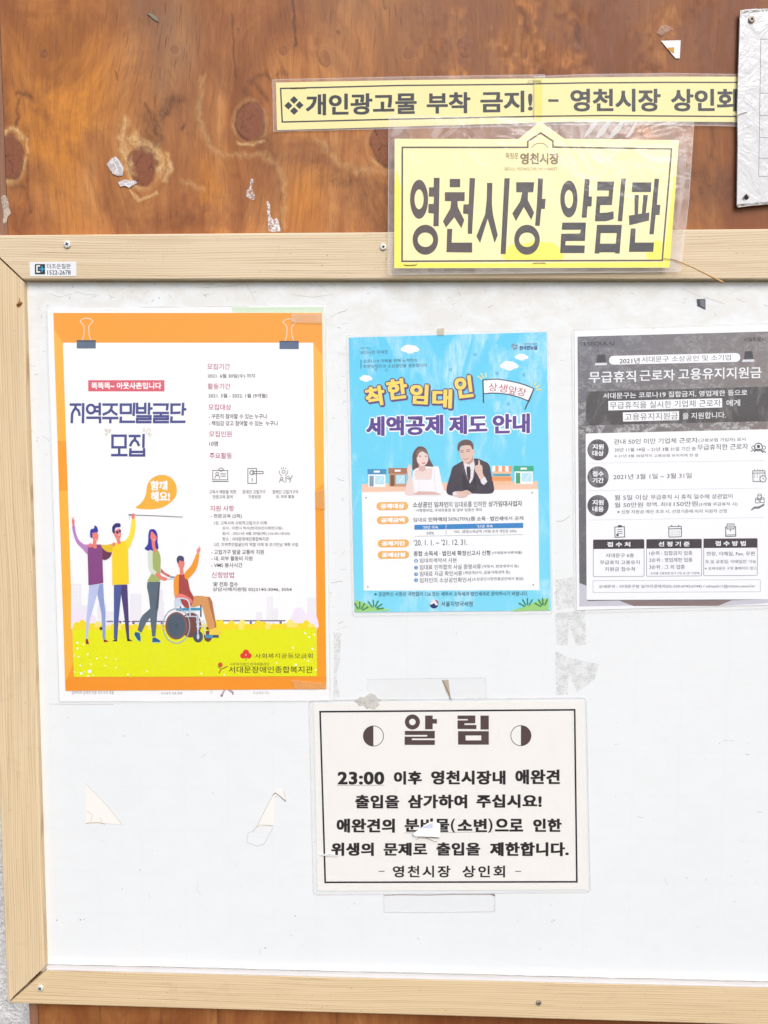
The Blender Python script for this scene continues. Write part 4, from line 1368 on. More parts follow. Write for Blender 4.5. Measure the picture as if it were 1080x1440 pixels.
k.poly(CW(spline([(218, 350), (262, 345), (268, 480), (275, 540), (310, 575), (296, 605), (245, 580), (225, 540), (216, 430)], True, 3)), ink((222, 230, 210), .5), 11)
k.poly(CW([(310, 572), (370, 620), (420, 635), (430, 655), (395, 670), (350, 650), (296, 605)]), SK, 12); k.poly(CW([(355, 530), (400, 580), (460, 608), (450, 630), (410, 612), (355, 575)]), SK2, 11)
k.poly(CW(spline([(250, 140), (262, 135), (290, 165), (312, 200), (300, 235), (292, 270), (305, 340), (285, 365), (262, 300), (255, 230), (242, 200)], True, 3)), SK, 12)
k.line(CW([(272, 224), (288, 224)]), .8, WH, 13)
BT = ink((30, 96, 150), .5); AQ = ink((170, 226, 236), .5)
k.poly(CW([(80, 1222), (128, 1235), (136, 1280), (136, 1330), (100, 1310), (66, 1250)]), BT, 11); k.line(CW([(66, 1250), (100, 1312), (136, 1332)]), .9, AQ, 12)
k.poly(CW([(266, 1285), (300, 1285), (350, 1320), (352, 1334), (262, 1334)]), BT, 11); k.line(CW([(260, 1338), (352, 1338)]), 1, AQ, 12)
k.done()
k = Ink(sh_o, root, "printed_wheelchair", 0.0003)
gyw, brw, blw = ink((168, 180, 198), .5), ink((122, 72, 66), .5), ink((70, 156, 192), .5)
DK = ink((80, 84, 98), .5); LG = ink((214, 226, 240), .5)
k.disc(*CW([(680, 1150)])[0], 15, brw, 9, ry=17.5)
k.disc(*CW([(868, 1270)])[0], 5.8, brw, 9, ry=8)
k.disc(*CW([(525, 1157)])[0], 15.6, ink((140, 92, 84), .5), 10, ry=19.4, n=36); k.disc(*CW([(525, 1157)])[0], 13, ink((82, 96, 112), .5), 11, ry=17, n=36); k.disc(*CW([(525, 1157)])[0], 2.6, DK, 12, ry=3.4)
k.ring(*CW([(525, 1157)])[0], 18.8, 1.5, gyw, 13, ry=24.2, n=40)
k.disc(*CW([(760, 1275)])[0], 7, DK, 12, ry=8.2); k.disc(*CW([(760, 1275)])[0], 1.8, LG, 13, ry=3.8)
k.line(CW([(525, 980), (790, 975)]), 3.6, blw, 12); k.line(CW([(790, 930), (790, 1050), (790, 1060)]), 2, ink((90, 70, 80), .5), 11); k.line(CW([(570, 945), (570, 1000)]), 1.8, ink((90, 70, 80), .5), 11)
k.poly(CW([(515, 870), (572, 870), (572, 945), (515, 945)]), LG, 11)
k.line(CW(spline([(515, 960), (515, 868), (610, 862), (655, 890), (672, 960), (672, 1058)], False, 4)), 1.9, LG, 16)
k.line(CW([(620, 1055), (745, 1055), (760, 1250)]), 1.5, LG, 13); k.line(CW(spline([(590, 1010), (660, 1000), (730, 1020), (762, 1060), (765, 1200)], False, 4)), 1.7, LG, 13)
k.line(CW([(735, 1115), (820, 1110)]), 1.2, LG, 14); k.line(CW([(740, 1165), (850, 1160)]), 1.4, LG, 14); k.line(CW([(820, 1090), (840, 1260)]), 1.6, ink((238, 232, 190), .5), 14)
k.poly(CW([(835, 1255), (920, 1255), (920, 1290), (835, 1290)]), blw, 15); k.poly(CW([(920, 1258), (985, 1258), (985, 1286), (920, 1286)]), DK, 15)
k.line(CW([(455, 628), (505, 628)]), 1.6, DK, 10); k.line(CW([(430, 650), (505, 650)]), 1.8, LG, 10)
k.done()
k = Ink(sh_o, root, "printed_seated_man", 0.0003)
OR = ink((250, 160, 44), .5); MR = ink((176, 72, 70), .5); TN = ink((224, 160, 96), .5)
k.poly(CW([(815, 838), (890, 845), (915, 900), (960, 1170), (930, 1190), (860, 1000)]), ink((186, 120, 80), .5), 14)
k.poly(CW(spline([(715, 836), (830, 836), (868, 870), (890, 960), (945, 1185), (880, 1205), (820, 1000), (795, 935), (730, 950), (680, 950), (690, 900)], True, 3)), TN, 15)
k.poly(CW([(885, 1200), (945, 1180), (1015, 1220), (1010, 1240), (960, 1256), (880, 1256)]), ink((250, 214, 80), .5), 16)
k.poly(CW([(550, 600), (625, 595), (650, 660), (672, 770), (716, 850), (700, 920), (660, 965), (620, 960), (585, 920), (550, 820)]), MR, 15)
k.poly(CW(spline([(552, 600), (510, 625), (495, 700), (500, 800), (512, 842), (548, 810), (550, 700)], True, 3)), OR, 15)
k.poly(CW(spline([(612, 590), (680, 510), (720, 430), (745, 372), (770, 375), (765, 450), (735, 550), (640, 655)], True, 3)), OR, 15)
k.poly(CW(spline([(512, 840), (550, 810), (610, 820), (690, 870), (695, 920), (650, 880), (580, 862), (520, 860)], True, 3)), SK, 16)
k.poly(CW(spline([(540, 460), (600, 440), (612, 490), (598, 540), (604, 598), (566, 600), (562, 540), (545, 500)], True, 3)), SK, 16)
k.poly(CW(spline([(532, 465), (530, 420), (560, 395), (600, 408), (608, 440), (600, 460), (560, 448), (548, 480)], True, 3)), ink((70, 72, 110), .5), 17)
k.poly(CW([(748, 368), (744, 320), (758, 330), (764, 285), (770, 322), (782, 285), (780, 325), (790, 310), (782, 345), (770, 375)]), ink((236, 150, 150), .5), 16)
k.done()

# right-hand column
PK = ink((190, 66, 116), .5, .1); GY = ink((56, 46, 52), .5, .1); GY2 = ink((78, 68, 74), .5, .1)
heads = [("모집기간", 291.5, 511.3, 323.5, 519.6), ("활동기간", 292, 539.2, 324, 547.4), ("모집대상", 293, 568.4, 325, 576.8), ("모집인원", 294, 606.2, 325.8, 614.4), ("주요활동", 294.6, 636.6, 326.2, 645),
         ("지원 사항", 295.6, 711, 329.2, 719), ("신청방법", 297.6, 804.4, 329, 812.8)]
for s_, x0, y0, x1, y1 in heads:
    k = Ink(sh_o, root, "subheading", 0.0003); k.text(s_, x0, y0, x1, y1, PK, 4, bold=.008); k.done()
rows = [("2021. 6월 30일(수) 까지", 292, 525.6, 358.6, 532.4, 0), ("2021. 5월 - 2022. 1월 (9개월)", 293, 553.4, 376, 560.4, 0), ("- 꾸준히 참여할 수 있는 누구나", 293.6, 582, 375.6, 589, 0), ("- 책임감 갖고 참여할 수 있는  누구나", 293.8, 591.8, 391, 598.8, 0),
        ("10명", 294.4, 620.4, 306.6, 627.4, 0), ("고독사 예방을 위한", 294, 689, 332, 694.4, 1), ("전문교육 참여", 299, 696.2, 327, 701.2, 1), ("장애인 고립가구", 341, 689, 373.4, 694.4, 1), ("가정방문", 349, 696.2, 367, 701.2, 1),
        ("장애인 고립가구의", 383, 689, 419, 694.4, 1), ("내, 외부 활동", 388, 696, 414, 701, 1),
        ("- 전문교육 (2회)", 296.4, 722.8, 340, 729.2, 0), ("1강. 고독사와 사회적고립가구 이해", 301, 733, 375, 738, 1), ("강사 : 이한나 박사(한국보건사회연구원)", 312.6, 740.4, 397, 745.6, 1), ("일시 : 2021년 4월 29일(목) (16:30-18:30)", 312.6, 748, 407.6, 753, 1),
        ("장소 : 서대문장애인종합복지관", 312.6, 755.4, 378, 760.6, 1), ("2강. 지역주민발굴단의 역할 이해 및 초기만남 계획 수립", 301, 763.2, 419, 768.4, 1), ("- 고립가구 발굴 교통비 지원", 297.2, 773, 371, 779.6, 0), ("- 내, 외부 활동비 지원", 297.2, 782.2, 355, 788.8, 0),
        ("- VMS 봉사시간", 297.2, 791.6, 341, 798, 0), ("☎", 299, 818.4, 306.4, 824.8, 0), ("전화 접수", 308.4, 818.4, 334.6, 825, 0), ("상담사례지원팀 02)3140-3046, 3054", 299, 826, 410.2, 832.4, 0)]
for s_, x0, y0, x1, y1, q in rows:
    k = Ink(sh_o, root, "text_line", 0.0003); k.text(s_, x0, y0, x1, y1, GY2 if q else GY, 4, bold=.008 if q else .012); k.done()
# icons
CI = crop(270, 420, 5.143)
IC = ink((88, 80, 84), .5)
k = Ink(sh_o, root, "laptop_icon", 0.0003)
k.line(CI([(150, 1242), (258, 1242), (258, 1310), (150, 1310)]), .9, IC, 4, closed=True); k.line(CI([(146, 1322), (264, 1322)]), 1.2, IC, 4); k.ring(*CI([(182, 1266)])[0], 2, .8, IC, 5); k.line(CI(spline([(166, 1302), (170, 1284), (182, 1278), (196, 1284), (200, 1302)], False, 3)), .8, IC, 4)
for y in (1264, 1275, 1286): k.line(CI([(206, y), (246, y)]), .7, IC, 4)
k.ring(*CI([(210, 1236)])[0], 3.2, .8, IC, 5, ry=2.2); k.done()
k = Ink(sh_o, root, "door_handle_icon", 0.0003)
k.line(CI([(404, 1228), (466, 1228), (466, 1336), (404, 1336)]), 1, IC, 4, closed=True); k.line(CI([(440, 1248), (514, 1250), (514, 1266), (440, 1266)]), 1, IC, 5, closed=True); k.ring(*CI([(434, 1258)])[0], 3.0, 1, IC, 6); k.line(CI([(435, 1296), (435, 1322)]), .9, IC, 5); k.done()
k = Ink(sh_o, root, "cheering_people_icon", 0.0003)
k.ring(*CI([(662, 1252)])[0], 2.2, .8, IC, 4); k.ring(*CI([(648, 1302)])[0], 1.8, .8, IC, 4); k.ring(*CI([(694, 1294)])[0], 1.8, .8, IC, 4)
for p_ in ([(630, 1242), (634, 1266), (650, 1284)], [(694, 1242), (688, 1264), (674, 1282)], [(660, 1218), (660, 1232)], [(644, 1222), (650, 1234)], [(680, 1222), (674, 1234)], [(632, 1330), (636, 1314), (656, 1312), (668, 1330)], [(680, 1330), (680, 1312), (676, 1290)], [(706, 1330), (716, 1300), (726, 1276)], [(700, 1310), (712, 1296)]):
    k.line(CI(p_), .8, IC, 5)
k.done()
# footer logos
C5 = crop(270, 690, 4.643)
k = Ink(sh_o, root, "trefoil_logo", 0.0003)
RD = ink((236, 62, 44), .5)
for x, y in ((352, 1056), (334, 1078), (370, 1078)): k.disc(*C5([(x, y)])[0], 4.3, RD, 9, ry=4.1)
k.line(C5([(352, 1086), (352, 1108)]), 1, ink((70, 90, 60), .5), 9); k.disc(*C5([(352, 1072)])[0], .8, WH, 10, n=10); k.done()
DB = ink((92, 78, 30), .5)
k = Ink(sh_o, root, "lettering", 0.0003); k.text("사회복지공동모금회", 358.4, 918.8, 439.8, 925.8, DB, 9, bold=.004); k.done()
k = Ink(sh_o, root, "lettering", 0.0003); k.text("사회복지법인 한국재활재단", 323, 931.8, 379, 936, DB, 9); k.done()
k = Ink(sh_o, root, "lettering", 0.0003); k.text("서대문장애인종합복지관", 321.5, 936.8, 440, 946.4, DB, 9, bold=.01); k.done()
k = Ink(sh_o, root, "leaping_figure_logo", 0.0003)
k.disc(*C5([(185, 1137)])[0], 3.4, ink((214, 84, 40), .5), 9); k.line(C5([(176, 1192), (190, 1166)]), 1.6, ink((190, 90, 40), .5), 9); k.line(C5([(192, 1166), (232, 1146)]), 1.6, ink((180, 100, 40), .5), 9); k.line(C5([(188, 1162), (170, 1148)]), 1.2, ink((90, 150, 60), .5), 9)
k.done()
film(sh_o, rounded([(64.5, 433.4), (458, 431), (464.5, 985.5), (83, 987.5)], 3), root, film_soft, h=0.0014, edge=0.8)

# ------------------------------------------------------------------ blue tax-relief poster
sh_t = Sheet(0.0003)
root = thing("tax_relief_poster", "sky blue poster with yellow lettering and a woman and a man behind a white panel", "poster", sh_t.pt(632, 664, 0))
CB, CB2 = crop(480, 450, 3.484), crop(480, 660, 3.484)
m_sky, t, b = newmat("printed_blue")
g = N(t, "ShaderNodeNewGeometry"); sp = N(t, "ShaderNodeSeparateXYZ"); L(t, g.outputs["Position"], sp.inputs[0])
mr = N(t, "ShaderNodeMapRange"); L(t, sp.outputs[2], mr.inputs[0]); mr.inputs[1].default_value = P(632, 860, 0).z; mr.inputs[2].default_value = P(632, 470, 0).z
c = ramp(t, mr.outputs[0], [(0.0, tuple(x * .86 for x in lin((136, 226, 250)))), (0.45, tuple(x * .86 for x in lin((116, 220, 248)))), (1.0, tuple(x * .86 for x in lin((88, 208, 244))))])
n3 = noise(t, coords(t, (2.2, 1, 0.9)), 9, 8, 0.66, 1.2)
n4 = noise(t, coords(t, (2.4, 1, 0.5)), 90, 5, 0.7)
kf = math_(t, 'MULTIPLY', ramp(t, n3, [(0.50, 0.0), (0.62, 1.0)]), ramp(t, n4, [(0.38, 0.1), (0.62, 0.6)]))
c = mixc(t, kf, c, lin((214, 236, 246)))
L(t, c, b.inputs["Base Color"]); b.inputs["Roughness"].default_value = .5; b.inputs["Specular IOR Level"].default_value = .3
slab(sh_t, [(490.5, 474.8), (768.8, 466.9), (774.8, 858.5), (498.8, 861.2)], 0, 0.0003, "paper", [m_sky], root)
WH2 = ink((254, 254, 255), .5, .02)
for cx, cy, w, h_ in ((576.5, 490.3, 12.5, 6), (733.4, 501.6, 9, 4.6), (716, 513.6, 12.4, 6.4), (514.6, 531.6, 8.6, 4.6)):
    k = Ink(sh_t, root, "printed_cloud", 0.0003)
    for dx, dy, r in ((-.62, .15, .42), (-.2, -.2, .55), (.3, -.12, .5), (.66, .2, .4), (0, .35, .6)):
        k.disc(cx + dx * w, cy + dy * h_, r * w, WH2, 1, ry=r * h_ * 1.35, n=16)
    k.done()
k = Ink(sh_t, root, "pale_flowers", 0.0003)
fl_ = ink((84, 184, 222), .5)
for x, y in ((655, 170), (222, 245), (763, 262), (893, 268), (535, 243), (818, 412), (170, 243), (622, 268)):
    for q in range(5):
        a_ = q * 1.257; k.disc(*CB([(x + 6 * math.cos(a_), y + 6 * math.sin(a_))])[0], 1.1, fl_, 1, n=8)
k.done("stuff")
TB = -.031
k = Ink(sh_t, root, "tax_office_mark", 0.0003)
k.text("정부혁신", 506.8, 488.3, 521.8, 491.6, ink((40, 150, 140), .5), 2, tilt=TB); k.text("보다나은 국세청", 506.6, 493.2, 544.8, 498.6, ink((70, 80, 120), .5), 2, tilt=TB, bold=.006)
k.done()
k = Ink(sh_t, root, "new_deal_mark", 0.0003)
st_ = ink((60, 70, 96), .5)
for q in range(8):
    a_ = math.radians(q * 45 + 10); k.line([(723.5 + 1.6 * math.cos(a_), 487.5 + 1.6 * math.sin(a_)), (723.5 + 5 * math.cos(a_), 487.5 + 4.6 * math.sin(a_))], 1.2, st_ if q % 3 else ink((200, 90, 90), .5), 2)
k.text("대한민국 대전환", 737, 482.4, 755, 485.4, st_, 2, tilt=TB); k.text("한국판뉴딜", 730.4, 486.4, 755.6, 492.6, ink((44, 54, 120), .5), 2, tilt=TB, bold=.016, fat=(.3, .2)); k.done()
k = Ink(sh_t, root, "text_line", 0.0003); dk = ink((48, 66, 96), .5)
k.text("코로나19 극복을 위해 노력하는", 510.8, 505.6, 587.4, 510.6, dk, 2, tilt=-.022, bold=.004); k.done()
k = Ink(sh_t, root, "text_line", 0.0003); k.text("착한임대인과 소상공인을 응원합니다.", 510.9, 512.8, 602, 518.0, dk, 2, tilt=-.022, bold=.004); k.done()
k = Ink(sh_t, root, "blue_bar", 0.0003); k.rect(507, 506, 508.2, 518, ink((20, 110, 170), .5), 2); k.done()
# bouncing yellow heading: each character its own part
YE = ink((255, 222, 96), .5); PU = ink((92, 62, 128), .5)
for ch, x0, y0, x1, y1, r_ in (("착", 115, 322, 216, 424, -9), ("한", 220, 286, 325, 390, -7), ("임", 334, 312, 428, 414, 3), ("대", 443, 336, 545, 434, 2), ("인", 554, 272, 645, 384, -7)):
    (a0, b0), (a1, b1) = CB([(x0, y0), (x1, y1)])
    k = Ink(sh_t, root, "character", 0.0003)
    k.text(ch, a0 - 1.5 + .9, b0 - 1.2 + 1.3, a1 + 1.5 + .9, b1 + 1.2 + 1.3, PU, 2, rot=r_, bold=.012, fat=(5.2, 5.2), round_=True)
    k.text(ch, a0 - 1.2, b0 - 1.2, a1 + 1.2, b1 + 1.2, PU, 3, rot=r_, bold=.012, fat=(5.0, 5.0), round_=True)
    k.text(ch, a0 + .6, b0 + .6, a1 - .6, b1 - .6, YE, 4, rot=r_, bold=.012, fat=(1.9, 1.5))
    k.done()
VI = ink((88, 58, 148), .5)
for s_, x0, x1, y0, y1 in (("세액공제", 514.8, 623.4, 585.8, 613.6), ("제도", 631.2, 685.4, 584.4, 611.0), ("안내", 692.6, 745.2, 582.6, 610.4)):
    k = Ink(sh_t, root, "heading", 0.0003)
    k.text(s_, x0 - 1.6, y0 - 1.6, x1 + 1.6, y1 + 1.6, WH2, 2, tilt=-.026, bold=.012, fat=(6.0, 6.0), round_=True)
    k.text(s_, x0, y0, x1, y1, VI, 3, tilt=-.026, bold=.016, fat=(1.6, 0.8))
    k.done()
# little banner with handwriting
k = Ink(sh_t, root, "printed_flag", 0.0003)
ol = ink((40, 44, 70), .5)
arc_t = [(694, 294), (760, 290), (830, 300), (890, 315), (944, 336)]; arc_b = [(920, 398), (860, 375), (800, 362), (740, 358), (696, 362)]
poly_ = spline(arc_t, False, 4) + spline(arc_b, False, 4)
k.poly(CB(poly_), WH2, 2); k.line(CB(poly_), 1.5, ol, 3, closed=True); k.line(CB([(694, 292), (697, 406)]), 1.8, ol, 4); k.line(CB([(944, 336), (900, 438)]), 1.8, ol, 4)
for i, (ch, x, y) in enumerate((("상", 743, 328), ("생", 792, 333), ("앞", 840, 343), ("장", 884, 352))):
    (a0, b0), (a1, b1) = CB([(x - 21, y - 19), (x + 21, y + 21)])
    k.text(ch, a0, b0, a1, b1, ink((190, 60, 70), .5), 4, rot=4 + i * 3, bold=.002)
for p_ in ([(668, 275), (690, 291)], [(684, 260), (696, 284)], [(708, 258), (706, 282)], [(944, 318), (954, 304)], [(952, 332), (972, 318)], [(954, 342), (980, 340)]):
    k.line(CB(p_), 1.7, ink((250, 230, 120), .5), 3)
k.done()
# street band and shops
k = Ink(sh_t, root, "peach_pavement", 0.0003)
k.poly(CB2([(99, 72), (963, 58), (964, 99), (100, 112)]), ink((250, 206, 178), .5, .05), 1); k.done()
k = Ink(sh_t, root, "white_panel", 0.0003)
k.poly(CB2([(100, 112), (965, 97), (970, 592), (110, 594)]), WH2, 2)
for x, y in ((121, 139), (935, 115), (130, 576), (940, 566)): k.disc(*CB2([(x, y)])[0], 1, ink((70, 70, 90), .5), 3, n=10)
k.done()


def shop(x0, y0, x1, y1, roof, wall, door, kind):
    k = Ink(sh_t, root, "printed_shop", 0.0003)
    R_ = lambda a, b_, c_, d_, m_, l_: k.poly(CB([(a, b_), (c_, b_), (c_, d_), (a, d_)]), m_, l_)
    h_ = y1 - y0
    R_(x0 + 4, y0 + h_ * .3, x1 - 4, y1, wall, 3)
    if kind == 'stripe':
        n_ = 6; w_ = (x1 - x0) / n_
        for i in range(n_):
            R_(x0 + i * w_, y0, x0 + (i + 1) * w_, y0 + h_ * .3, roof if i % 2 else WH2, 4)
        R_(x0 + 6, y0 + h_ * .42, x1 - 6, y0 + h_ * .55, ink((80, 170, 190), .5), 5); R_(x0, y0 + h_ * .58, x1, y0 + h_ * .8, ink((246, 160, 100), .5), 5)
    else:
        R_(x0, y0, x1, y0 + h_ * .3, roof, 4)
        R_(x0 + 10, y0 + h_ * .38, x0 + 10 + (x1 - x0) * .22, y1 - 3, door, 5)
        R_(x0 + 16 + (x1 - x0) * .24, y0 + h_ * .38, x1 - 10, y0 + h_ * .85, ink((190, 232, 244), .5), 5)
        k.line(CB([(x1 - 40, y0 + h_ * .8), (x1 - 18, y0 + h_ * .42)]), .8, WH2, 6)
        R_(x0 + (x1 - x0) * .34, y0 + h_ * .09, x0 + (x1 - x0) * .66, y0 + h_ * .2, WH2, 5)
    k.done()


shop(128, 730, 220, 818, ink((64, 150, 196), .5), WH2, ink((130, 160, 180), .5), 'a')
shop(230, 725, 322, 816, ink((176, 120, 92), .5), ink((206, 160, 130), .5), ink((130, 84, 66), .5), 'a')
shop(738, 715, 835, 806, ink((248, 158, 108), .5), ink((250, 200, 160), .5), WH2, 'stripe')
shop(845, 715, 942, 804, ink((40, 176, 140), .5), WH2, ink((60, 170, 120), .5), 'a')
# the two people of the photograph print
CP = crop(560, 600, 7.714)
S1, S1d = ink((244, 220, 214), .5), ink((226, 186, 178), .5)
k = Ink(sh_t, root, "printed_woman", 0.0003)
HR, HR2 = ink((104, 76, 78), .5, .2), ink((136, 102, 98), .5, .15)
k.poly(CP(spline([(205, 225), (250, 214), (300, 240), (325, 300), (345, 360), (380, 430), (330, 438), (250, 440), (200, 455), (156, 466), (154, 380), (160, 290)], True, 4)), HR, 5)
DR = ink((250, 248, 250), .5, .02); DS = ink((226, 220, 228), .5, .03)
k.poly(CP(spline([(165, 480), (230, 440), (300, 430), (370, 436), (430, 430), (452, 500), (470, 600), (476, 738), (140, 738), (150, 600)], True, 4)), DR, 6)
k.poly(CP([(190, 470), (370, 450), (362, 560), (345, 572), (190, 570), (184, 520)]), S1, 7)
k.poly(CP([(225, 410), (290, 410), (300, 470), (262, 490), (218, 470)]), S1d, 8)
k.poly(CP(spline([(200, 300), (215, 270), (250, 258), (300, 270), (322, 310), (322, 370), (300, 410), (264, 428), (228, 412), (204, 370)], True, 4)), S1, 9)
k.poly(CP(spline([(196, 330), (200, 270), (240, 240), (300, 250), (326, 300), (300, 290), (262, 268), (226, 288), (208, 330)], True, 4)), HR2, 10)
for x in (238, 302): k.line(CP([(x - 12, 328), (x, 323), (x + 12, 328)]), .75, ink((70, 50, 60), .5), 10); k.line(CP([(x - 14, 312), (x + 10, 309)]), .5, HR2, 10)
k.line(CP([(272, 340), (276, 362), (268, 366)]), .4, S1d, 10)
k.poly(CP(spline([(250, 386), (272, 392), (296, 382), (284, 402), (266, 404)], True, 3)), ink((220, 110, 116), .5), 10)
k.poly(CP(spline([(78, 730), (84, 640), (110, 560), (100, 500), (96, 460), (118, 400), (128, 430), (142, 420), (150, 470), (140, 520), (160, 600), (175, 700), (150, 742)], True, 4)), S1, 8)
k.line(CP([(118, 440), (116, 402)]), 1.2, S1, 9); k.line(CP([(132, 440), (142, 414)]), 1.2, S1, 9); k.line(CP([(104, 470), (128, 478)]), .4, S1d, 9)
k.poly(CP([(150, 738), (220, 700), (400, 706), (470, 738)]), S1d, 8)
k.line(CP([(170, 574), (186, 470)]), .5, DS, 8); k.line(CP([(400, 470), (392, 560), (404, 690)]), .7, DS, 8); k.line(CP([(186, 572), (366, 572)]), .5, DS, 8); k.line(CP([(230, 600), (226, 690)]), .5, DS, 8)
k.done()
k = Ink(sh_t, root, "printed_man", 0.0003)
SU, SU2 = ink((66, 60, 78), .5, .2), ink((50, 46, 62), .5, .2); S2, S2d = ink((234, 200, 186), .5), ink((206, 160, 146), .5)
k.poly(CP(spline([(700, 375), (640, 405), (590, 440), (566, 520), (530, 640), (526, 715), (560, 742), (620, 748), (700, 725), (980, 728), (1036, 700), (1036, 640), (1010, 520), (985, 410), (920, 370), (840, 345)], True, 4)), SU, 5)
k.poly(CP([(706, 385), (820, 350), (830, 420), (812, 560), (780, 620), (752, 560), (722, 460)]), ink((238, 232, 236), .5), 6)
k.poly(CP([(744, 432), (776, 432), (786, 470), (782, 560), (768, 600), (748, 540), (740, 470)]), SU2, 7)
k.poly(CP([(720, 470), (752, 560), (780, 620), (812, 560), (840, 480), (850, 700), (700, 700), (690, 520)]), SU2, 6)
k.line(CP([(690, 400), (716, 500), (772, 610)]), .7, ink((100, 92, 110), .5), 8); k.line(CP([(834, 370), (838, 480), (800, 600)]), .7, ink((100, 92, 110), .5), 8)
k.line(CP([(640, 520), (650, 640), (600, 720)]), .5, SU2, 7); k.line(CP([(940, 480), (960, 560)]), .5, SU2, 7)
for y in (600, 645): k.disc(*CP([(788, y)])[0], .5, ink((150, 144, 156), .5), 8, n=8)
k.poly(CP([(718, 330), (812, 310), (818, 370), (770, 412), (720, 390)]), S2d, 8)
k.poly(CP(spline([(664, 270), (680, 225), (730, 200), (790, 210), (815, 250), (828, 262), (828, 290), (812, 300), (796, 350), (760, 384), (720, 390), (690, 360), (672, 320)], True, 4)), S2, 9)
k.poly(CP(spline([(644, 225), (650, 185), (690, 150), (740, 140), (790, 155), (815, 195), (816, 245), (800, 240), (784, 205), (740, 200), (690, 205), (668, 230), (662, 268), (648, 255)], True, 4)), HR, 10)
for x0, x1, y in ((676, 708, 280), (740, 776, 270)): k.line(CP([(x0, y), ((x0 + x1) / 2, y - 6), (x1, y)]), .8, ink((70, 50, 56), .5), 10); k.line(CP([(x0 - 2, y - 18), (x1 + 2, y - 22)]), .8, HR, 10)
k.line(CP([(716, 282), (712, 318), (726, 322)]), .5, S2d, 10)
k.line(CP(spline([(704, 346), (730, 356), (766, 340)], False, 4)), .9, ink((190, 96, 96), .5), 10)
k.poly(CP(spline([(870, 362), (884, 368), (890, 410), (912, 430), (916, 500), (930, 545), (895, 580), (860, 520), (836, 480), (832, 430), (866, 410)], True, 4)), S2, 10)
k.line(CP([(848, 440), (886, 446)]), .4, S2d, 11); k.line(CP([(846, 465), (888, 472)]), .4, S2d, 11)
k.poly(CP([(892, 580), (940, 540), (966, 596), (930, 634), (900, 612)]), ink((240, 238, 242), .5), 11)
k.poly(CP(spline([(590, 745), (600, 715), (640, 700), (680, 702), (740, 688), (780, 706), (796, 724), (770, 732), (740, 760), (690, 770), (640, 758)], True, 4)), S2, 10)
for x in (706, 730, 754): k.line(CP([(x - 8, 700), (x + 20, 736)]), .4, S2d, 11)
k.poly(CP([(588, 716), (622, 700), (640, 740), (600, 752)]), ink((236, 232, 238), .5), 10)
k.done()
# rows of the white panel
OG = ink((248, 186, 96), .5)
for s_, x0, x1, y0, y1 in (("공제대상", 172, 328, 160, 200), ("공제금액", 174, 330, 230, 268), ("공제기간", 178, 332, 344, 382), ("공제신청", 178, 332, 400, 438)):
    k = Ink(sh_t, root, "orange_tab", 0.0003)
    (a0, b0), (a1, b1) = CB2([(x0, y0), (x1, y1)])
    r = (b1 - b0) / 2
    pts = ell(a1 - r, b0 + r - .2, r, r, 10, -90, 90) + ell(a0 + r, b0 + r + .2, r, r, 10, 90, 270)
    k.poly(pts, OG, 4)
    k.text(s_, a0 + 5.5, b0 + 2.2, a1 - 5.5, b1 - 2.0, WH2, 5, bold=.02, fat=(.6, .4), tilt=-.01); k.done()
T1, T2 = ink((46, 46, 58), .5), ink((80, 78, 90), .5)
TXT = [("소상공인 임차인", 350, 524, 160, 188, 1), ("의 임대료를 인하한", 526, 712, 158, 186, 0), ("상가임대사업자", 720, 886, 155, 183, 1), ("· 사행행위업, 과세유흥업 등 일부 업종은 제외", 356, 688, 194, 210, 2),
       ("임대료", 352, 418, 237, 258, 0), ("인하액의", 426, 516, 235, 257, 1), ("50%(70%)를", 524, 656, 233, 257, 0), ("소득 · 법인세", 664, 792, 231, 253, 1), ("에서 공제", 794, 892, 230, 250, 0),
       ("50%", 418, 454, 306, 320, 2), ("70%  (종합소득금액 1억원 초과 개인은 50%)", 552, 858, 298, 316, 2),
       ("‘20. 1. 1. ~ ’21. 12. 31.", 354, 618, 346, 374, 0), ("종합 소득세 · 법인세 확정신고시 신청", 354, 730, 401, 426, 1), ("(아래첨부서류제출)", 738, 886, 402, 418, 2),
       ("임대차계약서 사본", 384, 566, 436, 458, 0), ("임대료 인하합의 사실 증명서류", 384, 684, 468, 492, 0), ("(약정서, 변경계약서 등)", 690, 868, 468, 486, 2),
       ("임대료 지급 확인서류", 384, 592, 500, 524, 0), ("(세금계산서, 금융거래내역 등)", 598, 826, 498, 517, 2), ("임차인의 소상공인확인서", 384, 634, 532, 556, 0), ("(소상공인시장진흥공단에서 발급)", 640, 892, 530, 548, 2)]
for s_, x0, x1, y0, y1, q in TXT:
    (a0, b0), (a1, b1) = CB2([(x0, y0), (x1, y1)])
    k = Ink(sh_t, root, "text_line", 0.0003)
    k.text(s_, a0, b0, a1, b1, T1 if q == 1 else (ink((58, 56, 70), .5) if q == 0 else T2), 4, tilt=-.012, bold=(.006, .018, .008)[q]); k.done()
k = Ink(sh_t, root, "rate_table", 0.0003)
tb = ink((54, 138, 204), .5)
k.poly(CB2([(358, 272), (891, 262), (891, 287), (358, 296)]), tb, 4); k.line(CB2([(513, 270), (513, 294)]), .6, WH2, 5); k.line(CB2([(513, 294), (513, 322)]), .4, T2, 4); k.line(CB2([(358, 328), (891, 320)]), .4, T2, 4)
(a0, b0), (a1, b1) = CB2([(398, 276), (474, 291)]); k.text("’20년 귀속", a0, b0, a1, b1, WH2, 6, bold=.012)
(a0, b0), (a1, b1) = CB2([(664, 271), (742, 286)]); k.text("’21년 귀속", a0, b0, a1, b1, WH2, 6, bold=.012); k.done()
